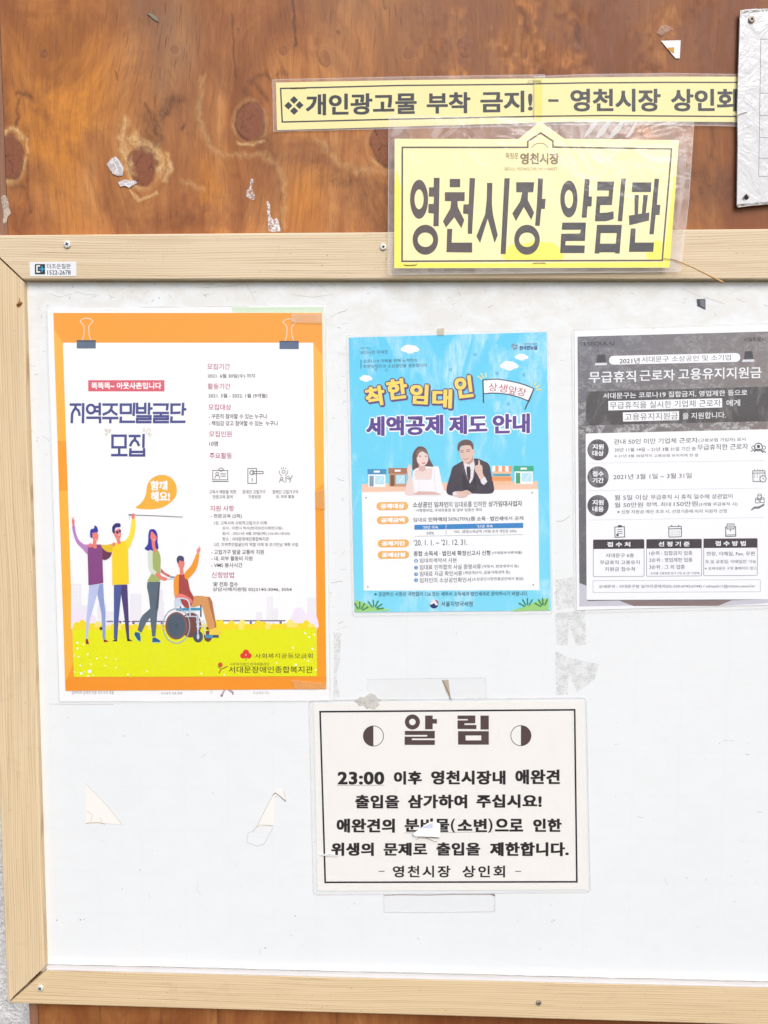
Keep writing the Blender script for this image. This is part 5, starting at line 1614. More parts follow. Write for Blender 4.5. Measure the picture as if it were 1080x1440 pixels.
for i, y in enumerate((448, 482, 514, 543)):
    k = Ink(sh_t, root, "number_bullet", 0.0003); (a0, b0), = CB2([(366, y)])
    k.disc(a0, b0, 2.7, tb, 4, n=16); k.text(str(i + 1), a0 - .8, b0 - 1.6, a0 + .8, b0 + 1.6, WH2, 5, bold=.01); k.done()
k = Ink(sh_t, root, "text_line", 0.0003); k.text("※ 궁금하신 사항은 국번없이 126 또는 세무서 소득세과·법인세과로 문의하시기 바랍니다.", 526.6, 832.4, 742.4, 838.6, ink((40, 66, 96), .5), 4, tilt=-.004, bold=.01); k.done()
k = Ink(sh_t, root, "round_emblem", 0.0003); (a0, b0), = CB2([(454, 660)])
k.disc(a0, b0, 6.2, ink((30, 50, 110), .5), 4); k.poly(spline([(a0 - 6, b0 - 1), (a0 - 2, b0 - 6.4), (a0 + 4, b0 - 5), (a0 + 6, b0), (a0 + 3, b0 + 2), (a0, b0 - 1), (a0 - 4, b0 + 1)], True, 4), ink((236, 240, 244), .5), 5)
k.poly(spline([(a0 + 1, b0 - 6), (a0 + 5, b0 - 4.4), (a0 + 6.4, b0), (a0 + 4.6, b0 - 1), (a0 + 3, b0 - 3.6)], True, 4), ink((210, 50, 60), .5), 6); k.done()
k = Ink(sh_t, root, "lettering", 0.0003); k.text("서울지방국세청", 620.4, 845.6, 664.6, 852.8, ink((30, 46, 70), .5), 4, bold=.008); k.done()
k = Ink(sh_t, root, "printed_leaves", 0.0003)
hl = ink((164, 218, 130), .5); lf = ink((60, 140, 90), .5)
k.poly(CB2([(68, 640), (105, 650), (150, 672), (235, 688), (240, 694), (66, 700)]), hl, 1); k.poly(CB2([(840, 690), (900, 672), (960, 645), (1015, 628), (1017, 690), (845, 695)]), hl, 1)
for bx_, by_, dirs in ((90, 698, (-120, -90, -60, -30)), (160, 688, (-125, -95, -65, -35, -10)), (912, 680, (-150, -120, -90, -60)), (990, 680, (-150, -120, -95, -65))):
    for a_ in dirs:
        for rr in (24, 40):
            a2 = math.radians(a_); (x, y), = CB2([(bx_ + rr * math.cos(a2), by_ + rr * math.sin(a2))])
            k.disc(x, y, 3.4, lf, 2, ry=1.2, n=10, rot=a_)
k.done("stuff")
film(sh_t, rounded([(487.4, 471.6), (771.5, 463.4), (777.2, 862.6), (495.8, 866.2)], 4), root, film_soft, h=0.0012, edge=0.8)

# ------------------------------------------------------------------ grey support-fund poster
sh_g = Sheet(0.0003)
root = thing("support_fund_poster", "grey poster with round dark badges, cut off by the picture's right edge", "poster", sh_g.pt(950, 655, 0))
CG, CG2 = crop(790, 450, 3.724), crop(790, 660, 3.724)
paper(sh_g, [(807.6, 466.2), (1104, 456.5), (1108, 850), (810.8, 858.2)], (252, 251, 252), root=root, rough=.5, mottle=.02)
m_gp, t, b = newmat("printed_grey_streaked")
v = coords(t)
n1 = noise(t, coords(t, (1, 1, 1.5)), 26, 8, 0.72, 2.2)
n2 = noise(t, coords(t, (1, 1, 1.3)), 170, 6, 0.75, 1.2)
g = N(t, "ShaderNodeNewGeometry"); sp = N(t, "ShaderNodeSeparateXYZ"); L(t, g.outputs["Position"], sp.inputs[0])
mr = N(t, "ShaderNodeMapRange"); L(t, sp.outputs[0], mr.inputs[0]); mr.inputs[1].default_value = P(815, 600, 0).x; mr.inputs[2].default_value = P(1085, 600, 0).x
c = mixc(t, mr.outputs[0], lin((92, 91, 101)), lin((116, 106, 106)))
mz = N(t, "ShaderNodeMapRange"); L(t, sp.outputs[2], mz.inputs[0]); mz.inputs[1].default_value = P(815, 610, 0).z; mz.inputs[2].default_value = P(815, 530, 0).z; mz.inputs[3].default_value = 1.0; mz.inputs[4].default_value = 0.25
kf = math_(t, 'MULTIPLY', math_(t, 'MULTIPLY', ramp(t, n1, [(0.47, 0.0), (0.54, 1.0)]), ramp(t, n2, [(0.45, 0.1), (0.55, 0.9)])), mz.outputs[0])
mb = N(t, "ShaderNodeMapRange"); L(t, sp.outputs[2], mb.inputs[0]); mb.inputs[1].default_value = P(815, 640, 0).z; mb.inputs[2].default_value = P(815, 612, 0).z; mb.inputs[3].default_value = 0.12
c = mixc(t, math_(t, 'MULTIPLY', kf, mb.outputs[0]), c, lin((190, 190, 190)))
c = mixc(t, ramp(t, noise(t, v, 9, 3), [(0.5, 0.0), (0.7, 0.4)]), c, lin((104, 112, 102)))
L(t, c, b.inputs["Base Color"]); b.inputs["Roughness"].default_value = .45
k = Ink(sh_g, root, "grey_field", 0.0003)
k.poly([(812, 473.4), (1100, 465.6), (1104, 845), (814.8, 852.6)], m_gp, 0); k.done()
k = Ink(sh_g, root, "dark_band", 0.0003)
k.poly(CG([(126, 375), (1085, 348), (1085, 530), (128, 552)]), ink((66, 64, 72), .45, .1, .35, (160, 160, 160)), 1)
k.done()
k = Ink(sh_g, root, "roof_stripe", 0.0003)
k.poly(CG2([(92, 595), (130, 610), (135, 690), (300, 687), (375, 714), (92, 718)]), ink((208, 206, 216), .5), 1); k.poly(CG2([(890, 686), (1090, 680), (1090, 700), (820, 716)]), ink((208, 206, 216), .5), 1)
k.poly(CG2([(300, 687), (890, 686), (820, 715), (375, 716)]), ink((140, 122, 120), .5), 1); k.done()
WG = ink((252, 252, 254), .5, .015)
k = Ink(sh_g, root, "white_panel", 0.0003)
k.poly(rounded([(823.6, 609.6), (1095, 603.4), (1098, 842.6), (825, 843.6)], 2.5), WG, 2); k.done()
TG = -.028
wl = ink((248, 248, 250), .5)
dg_ = ink((10, 10, 14), .5)


def gt(s_, C_, x0, x1, y0, y1, mat, bold=.0, fat=None, name="text_line", tilt=TG, layer=4):
    (a0, b0), (a1, b1) = C_([(x0, y0), (x1, y1)])
    k_ = Ink(sh_g, root, name, 0.0003); k_.text(s_, a0, b0, a1, b1, mat, layer, tilt=tilt, bold=bold, fat=fat); k_.done()


gt("I·SEOUL·U", CG, 118, 276, 116, 136, dg_, .012, name="lettering")
gt("서울특별시", CG, 952, 1066, 92, 115, dg_, .004)
k = Ink(sh_g, root, "rounded_label", 0.0003)
(a0, b0), (a1, b1) = CG([(247, 190), (935, 232)]); r = 6.2
k.poly(ell(a1 - r, b0 + r - 4.6, r, r, 10, -90, 90) + ell(a0 + r, b0 + r - .6, r, r, 10, 90, 270), WG, 3)
k.text("2021년", *CG([(302, 200)])[0], *CG([(408, 229)])[0], dg_, 4, tilt=-.02, bold=.012); k.text("서대문구 소상공인 및 소기업", *CG([(418, 192)])[0], *CG([(885, 222)])[0], ink((96, 96, 104), .5), 4, tilt=-.024); k.done()
for s_, x0, x1, y0, y1 in (("무급휴직", 142, 388, 270, 330), ("근로자", 408, 592, 262, 320), ("고용유지지원금", 610, 1046, 254, 314)):
    gt(s_, CG, x0, x1, y0, y1, wl, .004, (.35, .3), name="heading", tilt=-.022)
for x in (208, 980):
    k = Ink(sh_g, root, "siren_icon", 0.0003); o_ = -18 if x > 500 else 0
    k.poly(CG([(x - 20, 182 + o_), (x + 18, 180 + o_), (x + 24, 222 + o_), (x - 26, 222 + o_)]), ink((50, 50, 60), .5), 3); k.poly(CG([(x - 34, 226 + o_), (x + 28, 224 + o_), (x + 28, 236 + o_), (x - 34, 238 + o_)]), ink((226, 226, 230), .5), 3)
    for q in range(5):
        a_ = math.radians(-150 + q * 30); k.line(CG([(x + 30 * math.cos(a_), 182 + o_ + 16 * math.sin(a_)), (x + 40 * math.cos(a_), 180 + o_ + 26 * math.sin(a_))]), .6, ink((60, 60, 66), .5), 3)
    k.done()
gt("서대문구는 코로나19 집합금지, 영업제한 등으로", CG, 216, 972, 382, 414, wl, .008, tilt=-.024)
k = Ink(sh_g, root, "white_label", 0.0003)
k.poly(CG([(243, 424), (839, 410), (840, 458), (244, 474)]), WG, 3); (a0, b0), (a1, b1) = CG([(252, 430), (833, 466)]); k.text("무급휴직을 실시한 기업체 근로자", a0, b0, a1, b1, ink((96, 94, 104), .5), 4, tilt=-.024, bold=.002); k.done()
gt("에게", CG, 862, 934, 418, 452, wl, .008)
k = Ink(sh_g, root, "white_label", 0.0003)
k.poly(CG([(320, 484), (614, 478), (614, 524), (321, 532)]), WG, 3); (a0, b0), (a1, b1) = CG([(330, 490), (608, 526)]); k.text("고용유지지원금", a0, b0, a1, b1, ink((90, 88, 98), .5), 4, tilt=-.024, bold=.002); k.done()
gt("을 지원합니다.", CG, 632, 860, 486, 520, wl, .006)
m_badge = ink((84, 82, 92), .45, .1, .5, (176, 176, 180))
for cy, s1_, s2_, C_ in ((680, "지원", "대상", CG), (40, "접수", "기간", CG2), (190, "지원", "내용", CG2)):
    k = Ink(sh_g, root, "round_badge", 0.0003); (a0, b0), = C_([(190, cy)])
    k.disc(a0, b0, 15, m_badge, 3, n=36); k.text(s1_, a0 - 8, b0 - 8.2, a0 + 8, b0 - .6, WG, 4, bold=.016, fat=(.3, .2)); k.text(s2_, a0 - 8, b0 + 1, a0 + 8, b0 + 8.6, WG, 4, bold=.016, fat=(.3, .2)); k.done()
g1, g2 = ink((80, 78, 88), .5), ink((104, 102, 110), .5)
gt("관내 50인 미만 기업체 근로자", CG, 272, 712, 624, 652, g1, .003, tilt=-.02); gt("(고용보험 가입자) 로서", CG, 716, 962, 620, 642, g1, .004, tilt=-.02)
gt("20년 11월 14일 ~ 21년 3월 31일 기간 중", CG, 276, 702, 670, 690, g1, .006, tilt=-.015); gt("무급휴직한 근로자", CG, 710, 976, 652, 682, g1, .004, tilt=-.02)
gt("※ 21년 4월 30일까지 고용보험 유지자에 한 함", CG, 276, 716, 704, 720, g2, .004, tilt=-.01)
gt("2021년 3월 1일 ~ 3월 31일", CG2, 270, 680, 26, 54, g1, .004, tilt=-.02)
gt("월 5일 이상", CG2, 276, 452, 134, 162, g1, .003, tilt=-.01); gt("무급휴직 시 휴직 일수에 상관없이", CG2, 466, 894, 133, 158, g1, .004, tilt=-.012)
gt("월 50만원", CG2, 276, 426, 174, 200, g1, .003, tilt=-.01); gt("정액, 최대", CG2, 442, 572, 173, 196, g1, .003, tilt=-.01); gt("150만원", CG2, 586, 712, 168, 194, g1, .004, tilt=-.01); gt("(3개월 무급휴직 시)", CG2, 718, 920, 174, 195, g1, .003, tilt=-.01)
gt("※ 신청 지원금 예산 초과 시, 선정기준에 따라 지원자 선정", CG2, 290, 864, 213, 233, g2, .006, tilt=-.008)
k = Ink(sh_g, root, "divider_line", 0.0003)
for y0, C_ in ((750, CG), (112, CG2), (266, CG2)): k.line(C_([(140, y0), (1060, y0 - 14)]), .5, ink((206, 206, 212), .5), 3)
k.done()
IC2 = ink((84, 82, 92), .5)
k = Ink(sh_g, root, "people_icon", 0.0003)
k.ring(*CG([(1030, 665)])[0], 5.4, 1.3, IC2, 4); k.disc(*CG([(1030, 662)])[0], 2.4, IC2, 4); k.line(CG([(1008, 690), (1020, 678), (1040, 678), (1054, 694)]), 1.6, IC2, 4); k.ring(*CG([(1004, 668)])[0], 2.4, .9, IC2, 5); k.ring(*CG([(1058, 668)])[0], 2.4, .9, IC2, 5); k.line(CG([(990, 690), (998, 682), (1010, 684)]), 1, IC2, 5); k.line(CG([(1050, 682), (1070, 694)]), 1.2, IC2, 5); k.done()
k = Ink(sh_g, root, "calendar_icon", 0.0003)
k.line(CG2([(1000, 8), (1064, 8), (1066, 62), (1002, 64)]), 1, IC2, 4, closed=True); k.line(CG2([(1000, 20), (1065, 19)]), 1, IC2, 5)
for x in (1010, 1024, 1038, 1052):
    k.line(CG2([(x, 0), (x, 10)]), .8, IC2, 5)
    for y in (30, 40): k.disc(*CG2([(x, y)])[0], .7, IC2, 5, n=8)
k.disc(*CG2([(1054, 50)])[0], 4.6, WG, 6); k.ring(*CG2([(1054, 50)])[0], 4.4, 1, IC2, 7); k.line(CG2([(1054, 42), (1054, 50), (1062, 51)]), .8, IC2, 8); k.done()
k = Ink(sh_g, root, "coins_in_hand_icon", 0.0003)
for x, y in ((1036, 138), (1024, 158), (1050, 156)):
    k.ring(*CG2([(x, y - 4)])[0], 2.6, .8, IC2, 4, ry=1.4); k.line(CG2([(x - 10, y - 2), (x - 10, y + 18), (x + 10, y + 18), (x + 10, y - 2)]), .8, IC2, 5)
k.poly(CG2([(990, 212), (1005, 196), (1030, 194), (1062, 178), (1060, 190), (1032, 206), (1008, 206), (996, 216)]), ink((120, 118, 128), .5), 5); k.done()
for (x0, x1, y0, hd, icx) in ((165, 431, 369, "접수처", 303), (444, 732, 367, "선정기준", 593), (743, 1024, 364, "접수방법", 884)):
    k = Ink(sh_g, root, "info_box", 0.0003)
    k.line(rounded(CG2([(x0, y0), (x1, y0 - 2), (x1, y0 + 191), (x0, y0 + 193)]), 1.6), .8, ink((150, 148, 156), .5), 3, closed=True)
    k.poly(CG2([(x0, y0), (x1, y0 - 2), (x1, y0 + 46), (x0, y0 + 48)]), ink((66, 60, 68), .5), 4)
    n_ = len(hd); w_ = (x1 - x0) * .42
    (a0, b0), (a1, b1) = CG2([((x0 + x1) / 2 - w_ * .68 * (1 if n_ > 3 else .8), y0 + 11), ((x0 + x1) / 2 + w_ * .68 * (1 if n_ > 3 else .8), y0 + 37)])
    k.text(" ".join(hd), a0, b0, a1, b1, WG, 5, bold=.016, fat=(.25, .2)); k.done()
k = Ink(sh_g, root, "clipboard_icon", 0.0003)
k.line(CG2([(278, 302), (328, 300), (330, 354), (279, 356)]), 1.1, IC2, 4, closed=True); k.rect(*CG2([(294, 292)])[0], *CG2([(314, 304)])[0], IC2, 5)
for y in (316, 326, 336): k.line(CG2([(290, y), (318, y)]), .7, IC2, 5)
k.rect(*CG2([(286, 338)])[0], *CG2([(298, 350)])[0], IC2, 6); k.done()
k = Ink(sh_g, root, "calendar_icon", 0.0003)
k.line(rounded(CG2([(560, 300), (626, 298), (627, 353), (561, 355)]), 1.2), 1.1, IC2, 4, closed=True); k.line(CG2([(560, 312), (626, 310)]), 1.1, IC2, 5)
for x in (576, 612): k.line(CG2([(x, 290), (x, 302)]), 1, IC2, 5)
for y in (323, 333, 343):
    for x in (572, 582, 593, 604, 615): k.disc(*CG2([(x, y)])[0], .6, IC2, 5, n=6)
k.done()
k = Ink(sh_g, root, "envelope_icon", 0.0003)
k.line(CG2([(858, 302), (910, 300), (911, 350), (859, 352)]), 1.1, IC2, 4, closed=True); k.poly(CG2([(866, 286), (902, 286), (902, 312), (866, 312)]), WG, 5); k.line(CG2([(866, 286), (902, 286), (902, 312), (866, 312)]), 1, IC2, 6, closed=True)
for y in (293, 299, 305): k.line(CG2([(872, y), (896, y)]), .6, IC2, 7)
k.line(CG2([(884, 312), (884, 324)]), 1, IC2, 7); k.line(CG2([(860, 344), (910, 342)]), .8, IC2, 7); k.done()
for s_, x0, x1, y0, y1, q in (("서대문구 6층", 230, 378, 440, 462, 0), ("무급휴직 고용유지", 200, 408, 477, 498, 0), ("지원금 접수처", 226, 383, 512, 534, 0), ("1순위 : 집합금지 업종", 458, 684, 428, 450, 0), ("2순위 : 영업제한 업종", 458, 684, 464, 486, 0), ("3순위 : 그 외 업종", 458, 644, 500, 523, 0), ("- 순위별 고용보험 장기 가입 순 (한 기업체)", 456, 722, 538, 553, 2),
                             ("현장, 이메일, Fax, 우편", 758, 1010, 431, 454, 0), ("토,일 공휴일: 이메일만 가능", 752, 1018, 474, 494, 1), ("※ 상세내용은 구청 홈페이지 참고", 748, 1020, 510, 527, 1), ("상세문의 : 서대문구청 일자리경제과(02-330-6743,6744) / sdmjob11@citizen.seoul.kr", 194, 1014, 605, 625, 0)):
    gt(s_, CG2, x0, x1, y0, y1, (ink((84, 82, 92), .5), g2, g1)[q], .005, tilt=-.004)
k = Ink(sh_g, root, "contact_box", 0.0003); k.line(rounded(CG2([(163, 583), (1040, 578), (1040, 641), (164, 645)]), 1.2), .7, ink((190, 190, 196), .5), 3, closed=True); k.done()
film(sh_g, rounded([(804.5, 463.2), (1110, 453), (1114, 855), (808.5, 862)], 4), root, film_soft, h=0.0010, edge=0.8)

# ------------------------------------------------------------------ black and cream notice
sh_n = Sheet(0.0003)
root = thing("pet_notice", "cream notice in a thin black frame with a big heading between two half-filled circles", "notice", sh_n.pt(630, 1120, 0))
slab(sh_n, [(441, 989), (821, 985.5), (826.5, 1251), (446.5, 1253)], 0, 0.0003, "paper", [ink((250, 246, 239), .5, .03)], root)
CN = crop(430, 950, 2.634)
k = Ink(sh_n, root, "printed_border", 0.0003)
k.line(CN([(53, 134), (996, 127), (1004, 764), (72, 766)]), 2.4, BK, 1, closed=True); k.done()
HD = ink((88, 70, 66), .45, .12)
GL = [[("e", 395, 172, 28, 28, 12, 12), [(442, 148), (470, 148), (470, 161), (486, 161), (486, 178), (470, 178), (470, 199), (442, 199)], [(367, 205), (478, 205), (478, 233), (393, 233), (393, 239), (478, 239), (478, 257), (366, 257), (366, 226), (450, 226), (450, 220), (367, 220)]],
      [[(562, 148), (628, 148), (628, 177), (588, 177), (588, 183), (632, 183), (632, 198), (562, 198), (562, 166), (600, 166), (600, 161), (562, 161)], [(647, 148), (678, 148), (678, 200), (647, 200)], ("h", [(564, 206), (678, 206), (678, 256), (564, 256)], [(592, 222), (650, 222), (650, 240), (592, 240)])]]
for g_ in GL:
    k = Ink(sh_n, root, "character", 0.0003)
    for q in g_:
        if q[0] == "e":
            k.poly(CN(ell(q[1], q[2], q[3], q[4], 32)), HD, 2, [CN(ell(q[1], q[2], q[5], q[6], 24))])
        elif q[0] == "h":
            k.poly(CN(q[1]), HD, 2, [CN(q[2])])
        else:
            k.poly(CN(q), HD, 2)
    k.done()
for cx, cy, a0, a1 in ((250.5, 224, 90, 270), (797, 222.5, -90, 90)):
    k = Ink(sh_n, root, "half_filled_circle", 0.0003); (x, y), = CN([(cx, cy)])
    k.ring(x, y, 14.2, .9, BK, 2, n=40); k.poly(ell(x, y, 14.2, 14.2, 20, a0, a1), HD, 3); k.done()
BK2 = ink((44, 36, 38), .5, .1)
for s_, x0, x1, y0, y1, fat in (("23:00", 118, 291, 356, 404, (1.6, 1.0)), ("이후", 326, 430, 354, 404, (1.7, 0.9)), ("영천시장내", 464, 740, 352, 404, (1.7, 0.9)), ("애완견", 776, 941, 348, 403, (1.7, 0.9)),
                                ("출입을", 183, 346, 442, 492, (1.6, 0.8)), ("삼가하여", 378, 598, 441, 492, (1.7, 0.9)), ("주십시요!", 632, 874, 440, 490, (1.7, 0.9)),
                                ("애완견의", 114, 330, 530, 582, (1.7, 0.9)), ("분비물", 366, 532, 529, 580, (1.6, 0.8)), ("(", 537, 553, 530, 582, (.6, .4)), ("소변", 562, 671, 530, 580, (1.7, 0.9)), (")", 676, 692, 530, 582, (.6, .4)), ("으로", 701, 805, 530, 578, (1.7, 0.9)), ("인한", 842, 948, 530, 579, (1.7, 0.9)),
                                ("위생의", 94, 252, 619, 668, (1.7, 0.9)), ("문제로", 288, 450, 619, 668, (1.6, 0.8)), ("출입을", 484, 646, 618, 667, (1.6, 0.8)), ("제한합니다.", 682, 974, 617, 669, (1.7, 0.9)),
                                ("영천시장", 322, 536, 704, 748, (.7, .5)), ("상인회", 580, 738, 704, 748, (.7, .5))):
    (a0, b0), (a1, b1) = CN([(x0, y0), (x1, y1)])
    k = Ink(sh_n, root, "lettering", 0.0003)
    k.text(s_, a0, b0, a1, b1, BK2, 2, bold=.010 if fat[0] > 1 else .008, fat=fat, spacing=1.25 if y0 == 704 else (1.08 if fat[0] > 1 else 1.0)); k.done()
k = Ink(sh_n, root, "lettering", 0.0003)
for x0, x1 in ((270, 292), (776, 798)): k.line(CN([(x0, 725), (x1, 725)]), 1.1, BK2, 2)
k.done()
k = Ink(sh_n, root, "thin_underline", 0.0003)
k.line(CN([(115, 407), (291, 406)]), .6, ink((150, 140, 140), .5), 2); k.line(CN([(364, 583), (694, 579)]), .6, ink((170, 160, 160), .5), 2); k.done()
film(sh_n, rounded([(434.5, 985), (825, 981), (830.8, 1254.5), (441, 1258.5)], 6), root, film_soft, h=0.0008, edge=1.1)

# peeling white flap and slivers on the notice
sh_fl = Sheet((580, 1150, 0.0013), (620, 1150, 0.0013), (600, 1178, 0.0042))
root = thing("torn_flap", "small torn white paper flap peeling off the middle of the cream notice", "paper scrap", sh_fl.pt(600, 1165, 0))
slab(sh_fl, [(580.6, 1172.5), (588, 1167), (594, 1163), (600.5, 1158), (607.5, 1155.5), (619, 1158), (619.2, 1177.6), (606, 1176.4), (591, 1176), (583, 1176)], 0.0, 0.00025, "torn_paper", [ink((252, 251, 250), .6)], root)
k = Ink(sh_fl, root, "lilac_print", 0.0003); k.poly([(594, 1163.5), (599, 1161), (608.4, 1157), (608.6, 1164.6), (602, 1165), (595, 1165)], ink((206, 206, 226), .5), 0); k.done()
k = Ink(Sheet(0.0016), root, "torn_edge", 0.0)
tl = ink((150, 132, 112), .7)
k.line([(586, 1181.5), (589, 1178), (597, 1178.4), (604, 1180), (610, 1183), (615, 1184)], .6, tl, 0); k.line([(598, 1178), (618, 1178.4)], .7, tl, 1); k.done()
sh_s = Sheet((450, 1203, 0.0016), (478, 1203, 0.0026), (460, 1206, 0.0012))
root = thing("paper_sliver", "thin white sliver crossing the left border of the cream notice", "paper scrap", sh_s.pt(463, 1203, 0))
slab(sh_s, [(449, 1201.6), (463, 1201.0), (478, 1203.6), (470, 1205), (456, 1203.6), (449.4, 1203.4)], 0.0, 0.00025, "torn_paper", [ink((252, 251, 250), .6)], root)


# ------------------------------------------------------------------ tape, scraps and glue marks
def scrap(name, label, cat, outline, mat, h=0.0004, sheet=sh_b, th=0.0002, smooth_=False, lines=(), group=None, extra=None):
    cx = sum(p[0] for p in outline) / len(outline); cy = sum(p[1] for p in outline) / len(outline)
    r_ = thing(name, label, cat, sheet.pt(cx, cy, h), group)
    slab(sheet, spline(outline, True, 3) if smooth_ else outline, h - th, h, "film_piece" if "tape" in name else "torn_paper", [mat], r_)
    if lines:
        k_ = Ink(sheet, r_, "torn_edge", h + 0.00003)
        for pts, w, m_ in lines: k_.line(pts, w, m_, 0)
        k_.done()
    if extra:
        k_ = Ink(sheet, r_, extra[0], h + 0.00003)
        k_.poly(extra[1], extra[2], 0); k_.done()
    return r_


cream = ink((249, 244, 236), .6, .05)
ln1 = ink((196, 184, 172), .7); ln2 = ink((120, 108, 98), .7)
scrap("tape_scrap", "cream triangular tape remnant on the bare board, left of the other remnant", "tape", [(119.5, 1101), (120.5, 1158), (141, 1157), (172, 1160), (150, 1132)], cream,
      lines=[([(119.5, 1101), (150, 1132), (172, 1160)], .5, ln1), ([(120.5, 1158), (130, 1156.6), (141, 1157), (148, 1159)], .9, ink((206, 180, 140), .7)), ([(122, 1140), (130, 1146), (128, 1155)], .5, ln1), ([(141, 1158), (144, 1154), (140, 1150)], .4, ln1)])
scrap("tape_scrap", "narrow torn tape remnant with a curled dark tip, below the orange poster's right half", "tape", [(387, 1111), (398, 1110), (401, 1121), (402, 1127), (394, 1120), (386, 1120), (386, 1161), (376, 1160), (361, 1163), (367, 1150), (384, 1118)], cream,
      lines=[([(384, 1118), (387, 1115), (394, 1120), (402, 1127)], 1.1, ln2), ([(399, 1112), (402, 1127)], .5, ln1), ([(361, 1163), (366, 1160), (384, 1161.5)], .6, ln1), ([(356, 1168), (362, 1161), (367, 1150), (384, 1118)], .6, ln1),
             ([(358, 1168), (349, 1171), (347, 1184), (362, 1190), (372, 1186), (384, 1164)], .4, ln1)])
scrap("tape_scrap", "thin beige torn tape point just above the cream notice's top edge", "tape", [(622, 956.4), (630.6, 956), (633, 975), (633.6, 983), (627, 972)], flat_film("beige_tape", (206, 192, 174), .8),
      lines=[([(622, 956.4), (627, 966), (632, 977), (633, 983)], 1.2, ink((140, 112, 84), .7)), ([(632, 982), (635, 983.4)], 1.6, ln2), ([(634, 984), (637, 996), (639, 1012)], .5, ln1)])
scrap("tape_scrap", "crumpled yellowish tape bit at the top left corner of the cream notice", "tape", [(497, 984), (503, 983), (506, 979.5), (513, 980), (521, 974.5), (524, 977), (528, 976), (529.5, 981), (537, 984.5), (531, 988), (534, 991), (527, 996.5), (521, 994), (516, 997), (511, 992), (505, 993), (503, 989)], m_residue_w, h=0.0013,
      lines=[([(497, 984), (508, 987), (516, 994), (528, 997)], .5, ln1), ([(522, 975), (528, 980), (536, 983)], .4, ln1)])
scrap("tape_strip", "clear tape strip sticking out below the cream notice", "tape", [(539.5, 1258), (696, 1256.6), (696, 1282), (540, 1283.5)], flat_film("faint_tape", (250, 249, 248), .05), h=0.0005, th=0.0001,
      lines=[([(539.5, 1259), (560, 1258.2), (600, 1258.6), (640, 1257.6), (696, 1257.6)], 1.0, ink((160, 150, 138), .7)), ([(690, 1257), (696.4, 1260)], 1.5, ln2), ([(696, 1258), (696, 1282), (640, 1283)], .5, ink((206, 204, 200), .6)), ([(540, 1260), (540, 1283), (640, 1283.4)], .5, ink((214, 212, 208), .6))])
scrap("tape_strip", "faint clear tape running upward from the cream notice's top edge", "tape", [(516, 955), (683, 953), (684, 984), (517, 986)], flat_film("faint_tape_upper", (252, 251, 250), .06), h=0.00028, th=0.0001,
      lines=[([(516, 955), (683, 953), (684, 984)], .4, ink((214, 212, 210), .6))])
scrap("tape_strip", "short yellowed tape holding the top edge of the blue poster", "tape", [(615, 462), (624.5, 461), (624.5, 471.4), (616, 471.6)], flat_film("yellow_tape", (226, 214, 186), .5), h=0.0017, th=0.0001)
scrap("corner_tape", "clear tape across the orange poster's upper right corner", "tape", [(409, 441), (452.6, 440.6), (453, 454.6), (410.4, 453.4)], m_tape, h=0.0026, th=0.0001)
scrap("corner_tape", "clear tape across the orange poster's lower right corner", "tape", [(410, 956), (458.6, 960), (459, 968.4), (414, 968.8)], flat_film("faint_tape_low", (255, 214, 150), .2), h=0.0026, th=0.0001)
scrap("corner_tape", "clear tape patch on the right orange border, level with the heading 지원 사항", "tape", [(443, 690), (457, 688), (457.4, 717), (444, 714)], flat_film("faint_tape_mid", (255, 206, 130), .25), h=0.0026, th=0.0001)
scrap("dark_tape_bit", "little dark grey tape bit below the frame, right of the yellow sign", "tape", [(980, 420.6), (992, 420.2), (992.2, 435), (981, 430)], ink((78, 78, 86), .4, .3), h=0.0006,
      extra=("worn_patch", [(984, 421.5), (991, 421), (991.4, 433), (985.5, 430)], ink((124, 124, 132), .4, .3)))
scrap("sticker_remnant", "white and orange corner of a torn sticker on the dark plywood", "sticker", [(929.4, 57.2), (957.2, 56.6), (956, 82), (950, 82), (940, 70)], ink((246, 242, 238), .5), sheet=sh_p, h=0.0009,
      extra=("orange_corner", [(939, 67), (948, 66.4), (947.8, 76), (944, 73.5), (938.6, 69)], ink((214, 150, 60), .5)))
scrap("tape_scrap", "crumpled clear tape bit on the plywood, upper of the pair beside the big knot", "tape", [(150, 231), (157, 222.5), (163, 220), (168, 226), (172, 232), (174, 238), (172, 247), (165, 247), (159, 244.5), (154, 238)], flat_film("crumpled_tape", (236, 228, 226), .45, .5, 260), sheet=sh_p, h=0.0014,
      lines=[([(154, 230), (160, 228), (164, 236), (162, 243)], .8, ink((250, 248, 248), .5)), ([(164, 222), (168, 230), (173, 240)], .7, ink((250, 248, 248), .5))])
scrap("tape_scrap", "crumpled clear tape bit on the plywood, lower of the pair beside the big knot", "tape", [(166, 256), (176, 252), (184, 254), (190, 254), (193.4, 257), (185, 261.5), (182, 264), (175, 261), (169, 262.5)], flat_film("crumpled_tape_low", (240, 232, 230), .5, .5, 260), sheet=sh_p, h=0.0014,
      lines=[([(168, 257), (177, 258), (186, 256)], .8, ink((250, 248, 248), .5))])
scrap("leaf_flake", "small grey green flake stuck near the top of the plywood", "flake", [(206, 18), (213, 19), (220, 23.5), (223.5, 31), (216, 27)], ink((140, 134, 112), .7), sheet=sh_p, h=0.001)
scrap("tape_scrap", "faint clear tape corner above the torn orange and white sticker", "tape", [(923, 46), (930, 36), (938, 35), (947, 41), (940, 44), (930, 50)], flat_film("dull_tape", (210, 180, 160), .16, .2, 300), sheet=sh_p, h=0.0009)

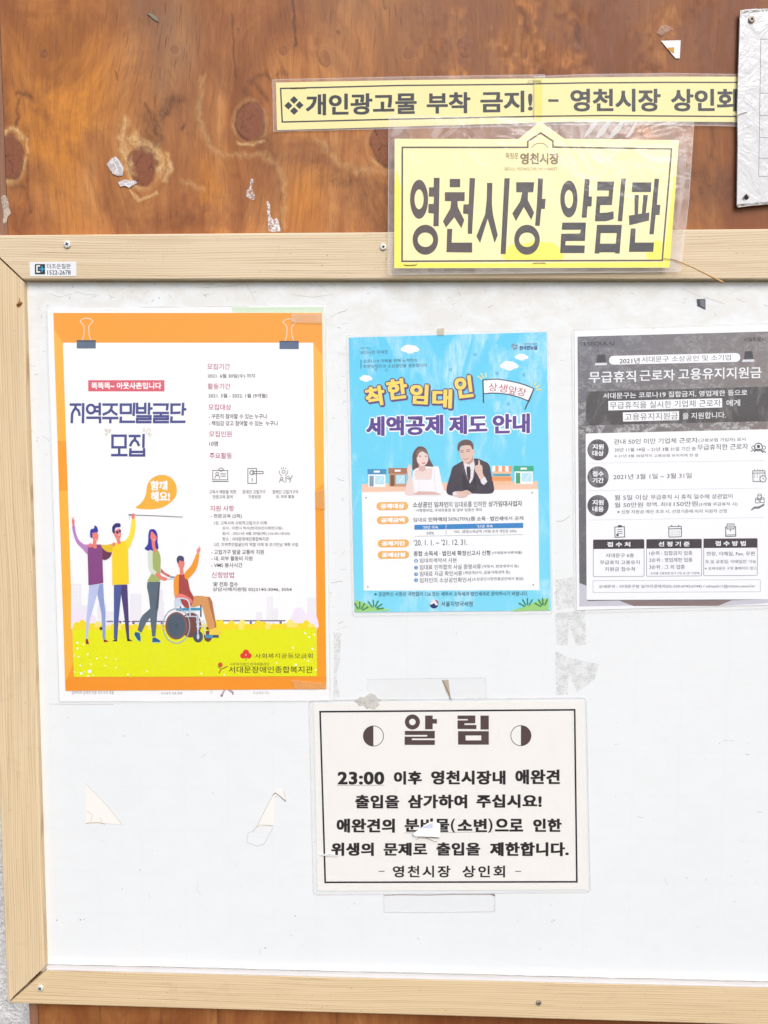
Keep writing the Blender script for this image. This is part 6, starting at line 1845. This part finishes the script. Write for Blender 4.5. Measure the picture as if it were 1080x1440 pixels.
GR = "rectangular patches of old glue on the board"
for lab, pts in (("old glue patch to the right of the blue poster, uppermost of the row", [(780.5, 815), (806, 812), (808, 854), (782, 858)]), ("old glue patch between the blue and grey posters' lower ends", [(780.5, 862), (823, 858), (824, 907), (811, 908), (800, 880), (798, 908), (783, 907)]),
                 ("ragged old glue patch above the cream notice's upper right corner", [(781, 915), (800, 925), (843, 934), (836, 955), (812, 974), (800, 950), (798, 976), (782, 978)]),
                 ("old glue patch right of the orange poster's lower border", [(469, 889), (480, 890), (478, 928), (473, 950), (478, 980), (468.5, 984), (470, 930)])):
    r_ = thing("glue_residue", lab, "glue mark", sh_b.pt(pts[0][0], pts[0][1], 0), GR)
    k = Ink(sh_b, r_, "glue_film", 0.00015); k.poly(pts, m_residue, 0); k.done()
r_ = thing("dirt_marks", "fine dark scratches and crumbs scattered over the white board", "marks", P(540, 420, 0))
r_["kind"] = "stuff"
k = Ink(sh_b, r_, "scratches", 0.00012)
random.seed(5)
sc1, sc2 = ink((170, 160, 150), .8), ink((206, 200, 194), .8)
for i in range(210):
    reg = random.random()
    if reg < .45: x, y = random.uniform(45, 1075), random.uniform(396, 432 if random.random() < .8 else 462)
    elif reg < .6: x, y = random.uniform(38, 66), random.uniform(420, 700)
    elif reg < .72: x, y = random.uniform(466, 488), random.uniform(440, 985)
    elif reg < .8: x, y = random.uniform(780, 804), random.uniform(440, 985)
    else: x, y = random.uniform(70, 1070), random.uniform(1000, 1340)
    a_ = random.uniform(0, math.pi); ln_ = random.expovariate(1 / 1.2) + .7
    n_ = random.randint(2, 4); pts = [(x, y)]
    for _ in range(n_):
        a_ += random.uniform(-.8, .8); pts.append((pts[-1][0] + math.cos(a_) * ln_, pts[-1][1] + math.sin(a_) * ln_ * .6))
    k.line(pts, random.uniform(.25, .6), sc1 if random.random() < .5 else sc2, 0)
for pts, w in (([(196, 432.6), (230, 431.8), (262, 432.4), (300, 431.4), (350, 431.2)], 1.3), ([(276, 405), (330, 402), (346, 397)], .5), ([(346, 398), (352, 410), (360, 424)], .5), ([(410, 414), (440, 418), (468, 414)], .5), ([(70, 413), (84, 418), (100, 413)], .6), ([(106, 410), (120, 414), (140, 415)], .5), ([(958, 406), (972, 411), (984, 417)], .4), ([(990, 418), (1004, 422), (1018, 427)], .4), ([(984, 394), (994, 402)], .4), ([(466, 985), (520, 983.6), (560, 984.5)], .8), ([(70, 990), (110, 991), (160, 990.5)], .7)):
    k.line(pts, w, sc2, 0)
for x, y, r in [(80, 1294, .8), (172, 1250, .6), (113, 1293.5, .9), (118, 1293, .6), (373, 1333, .9), (415, 1288, .7), (779, 1294, .8), (776, 1296, .6), (98, 419, .7), (224, 419, .7)]:
    k.disc(x, y, r, ink((110, 104, 98), .8), 1, n=7)
k.done("stuff")
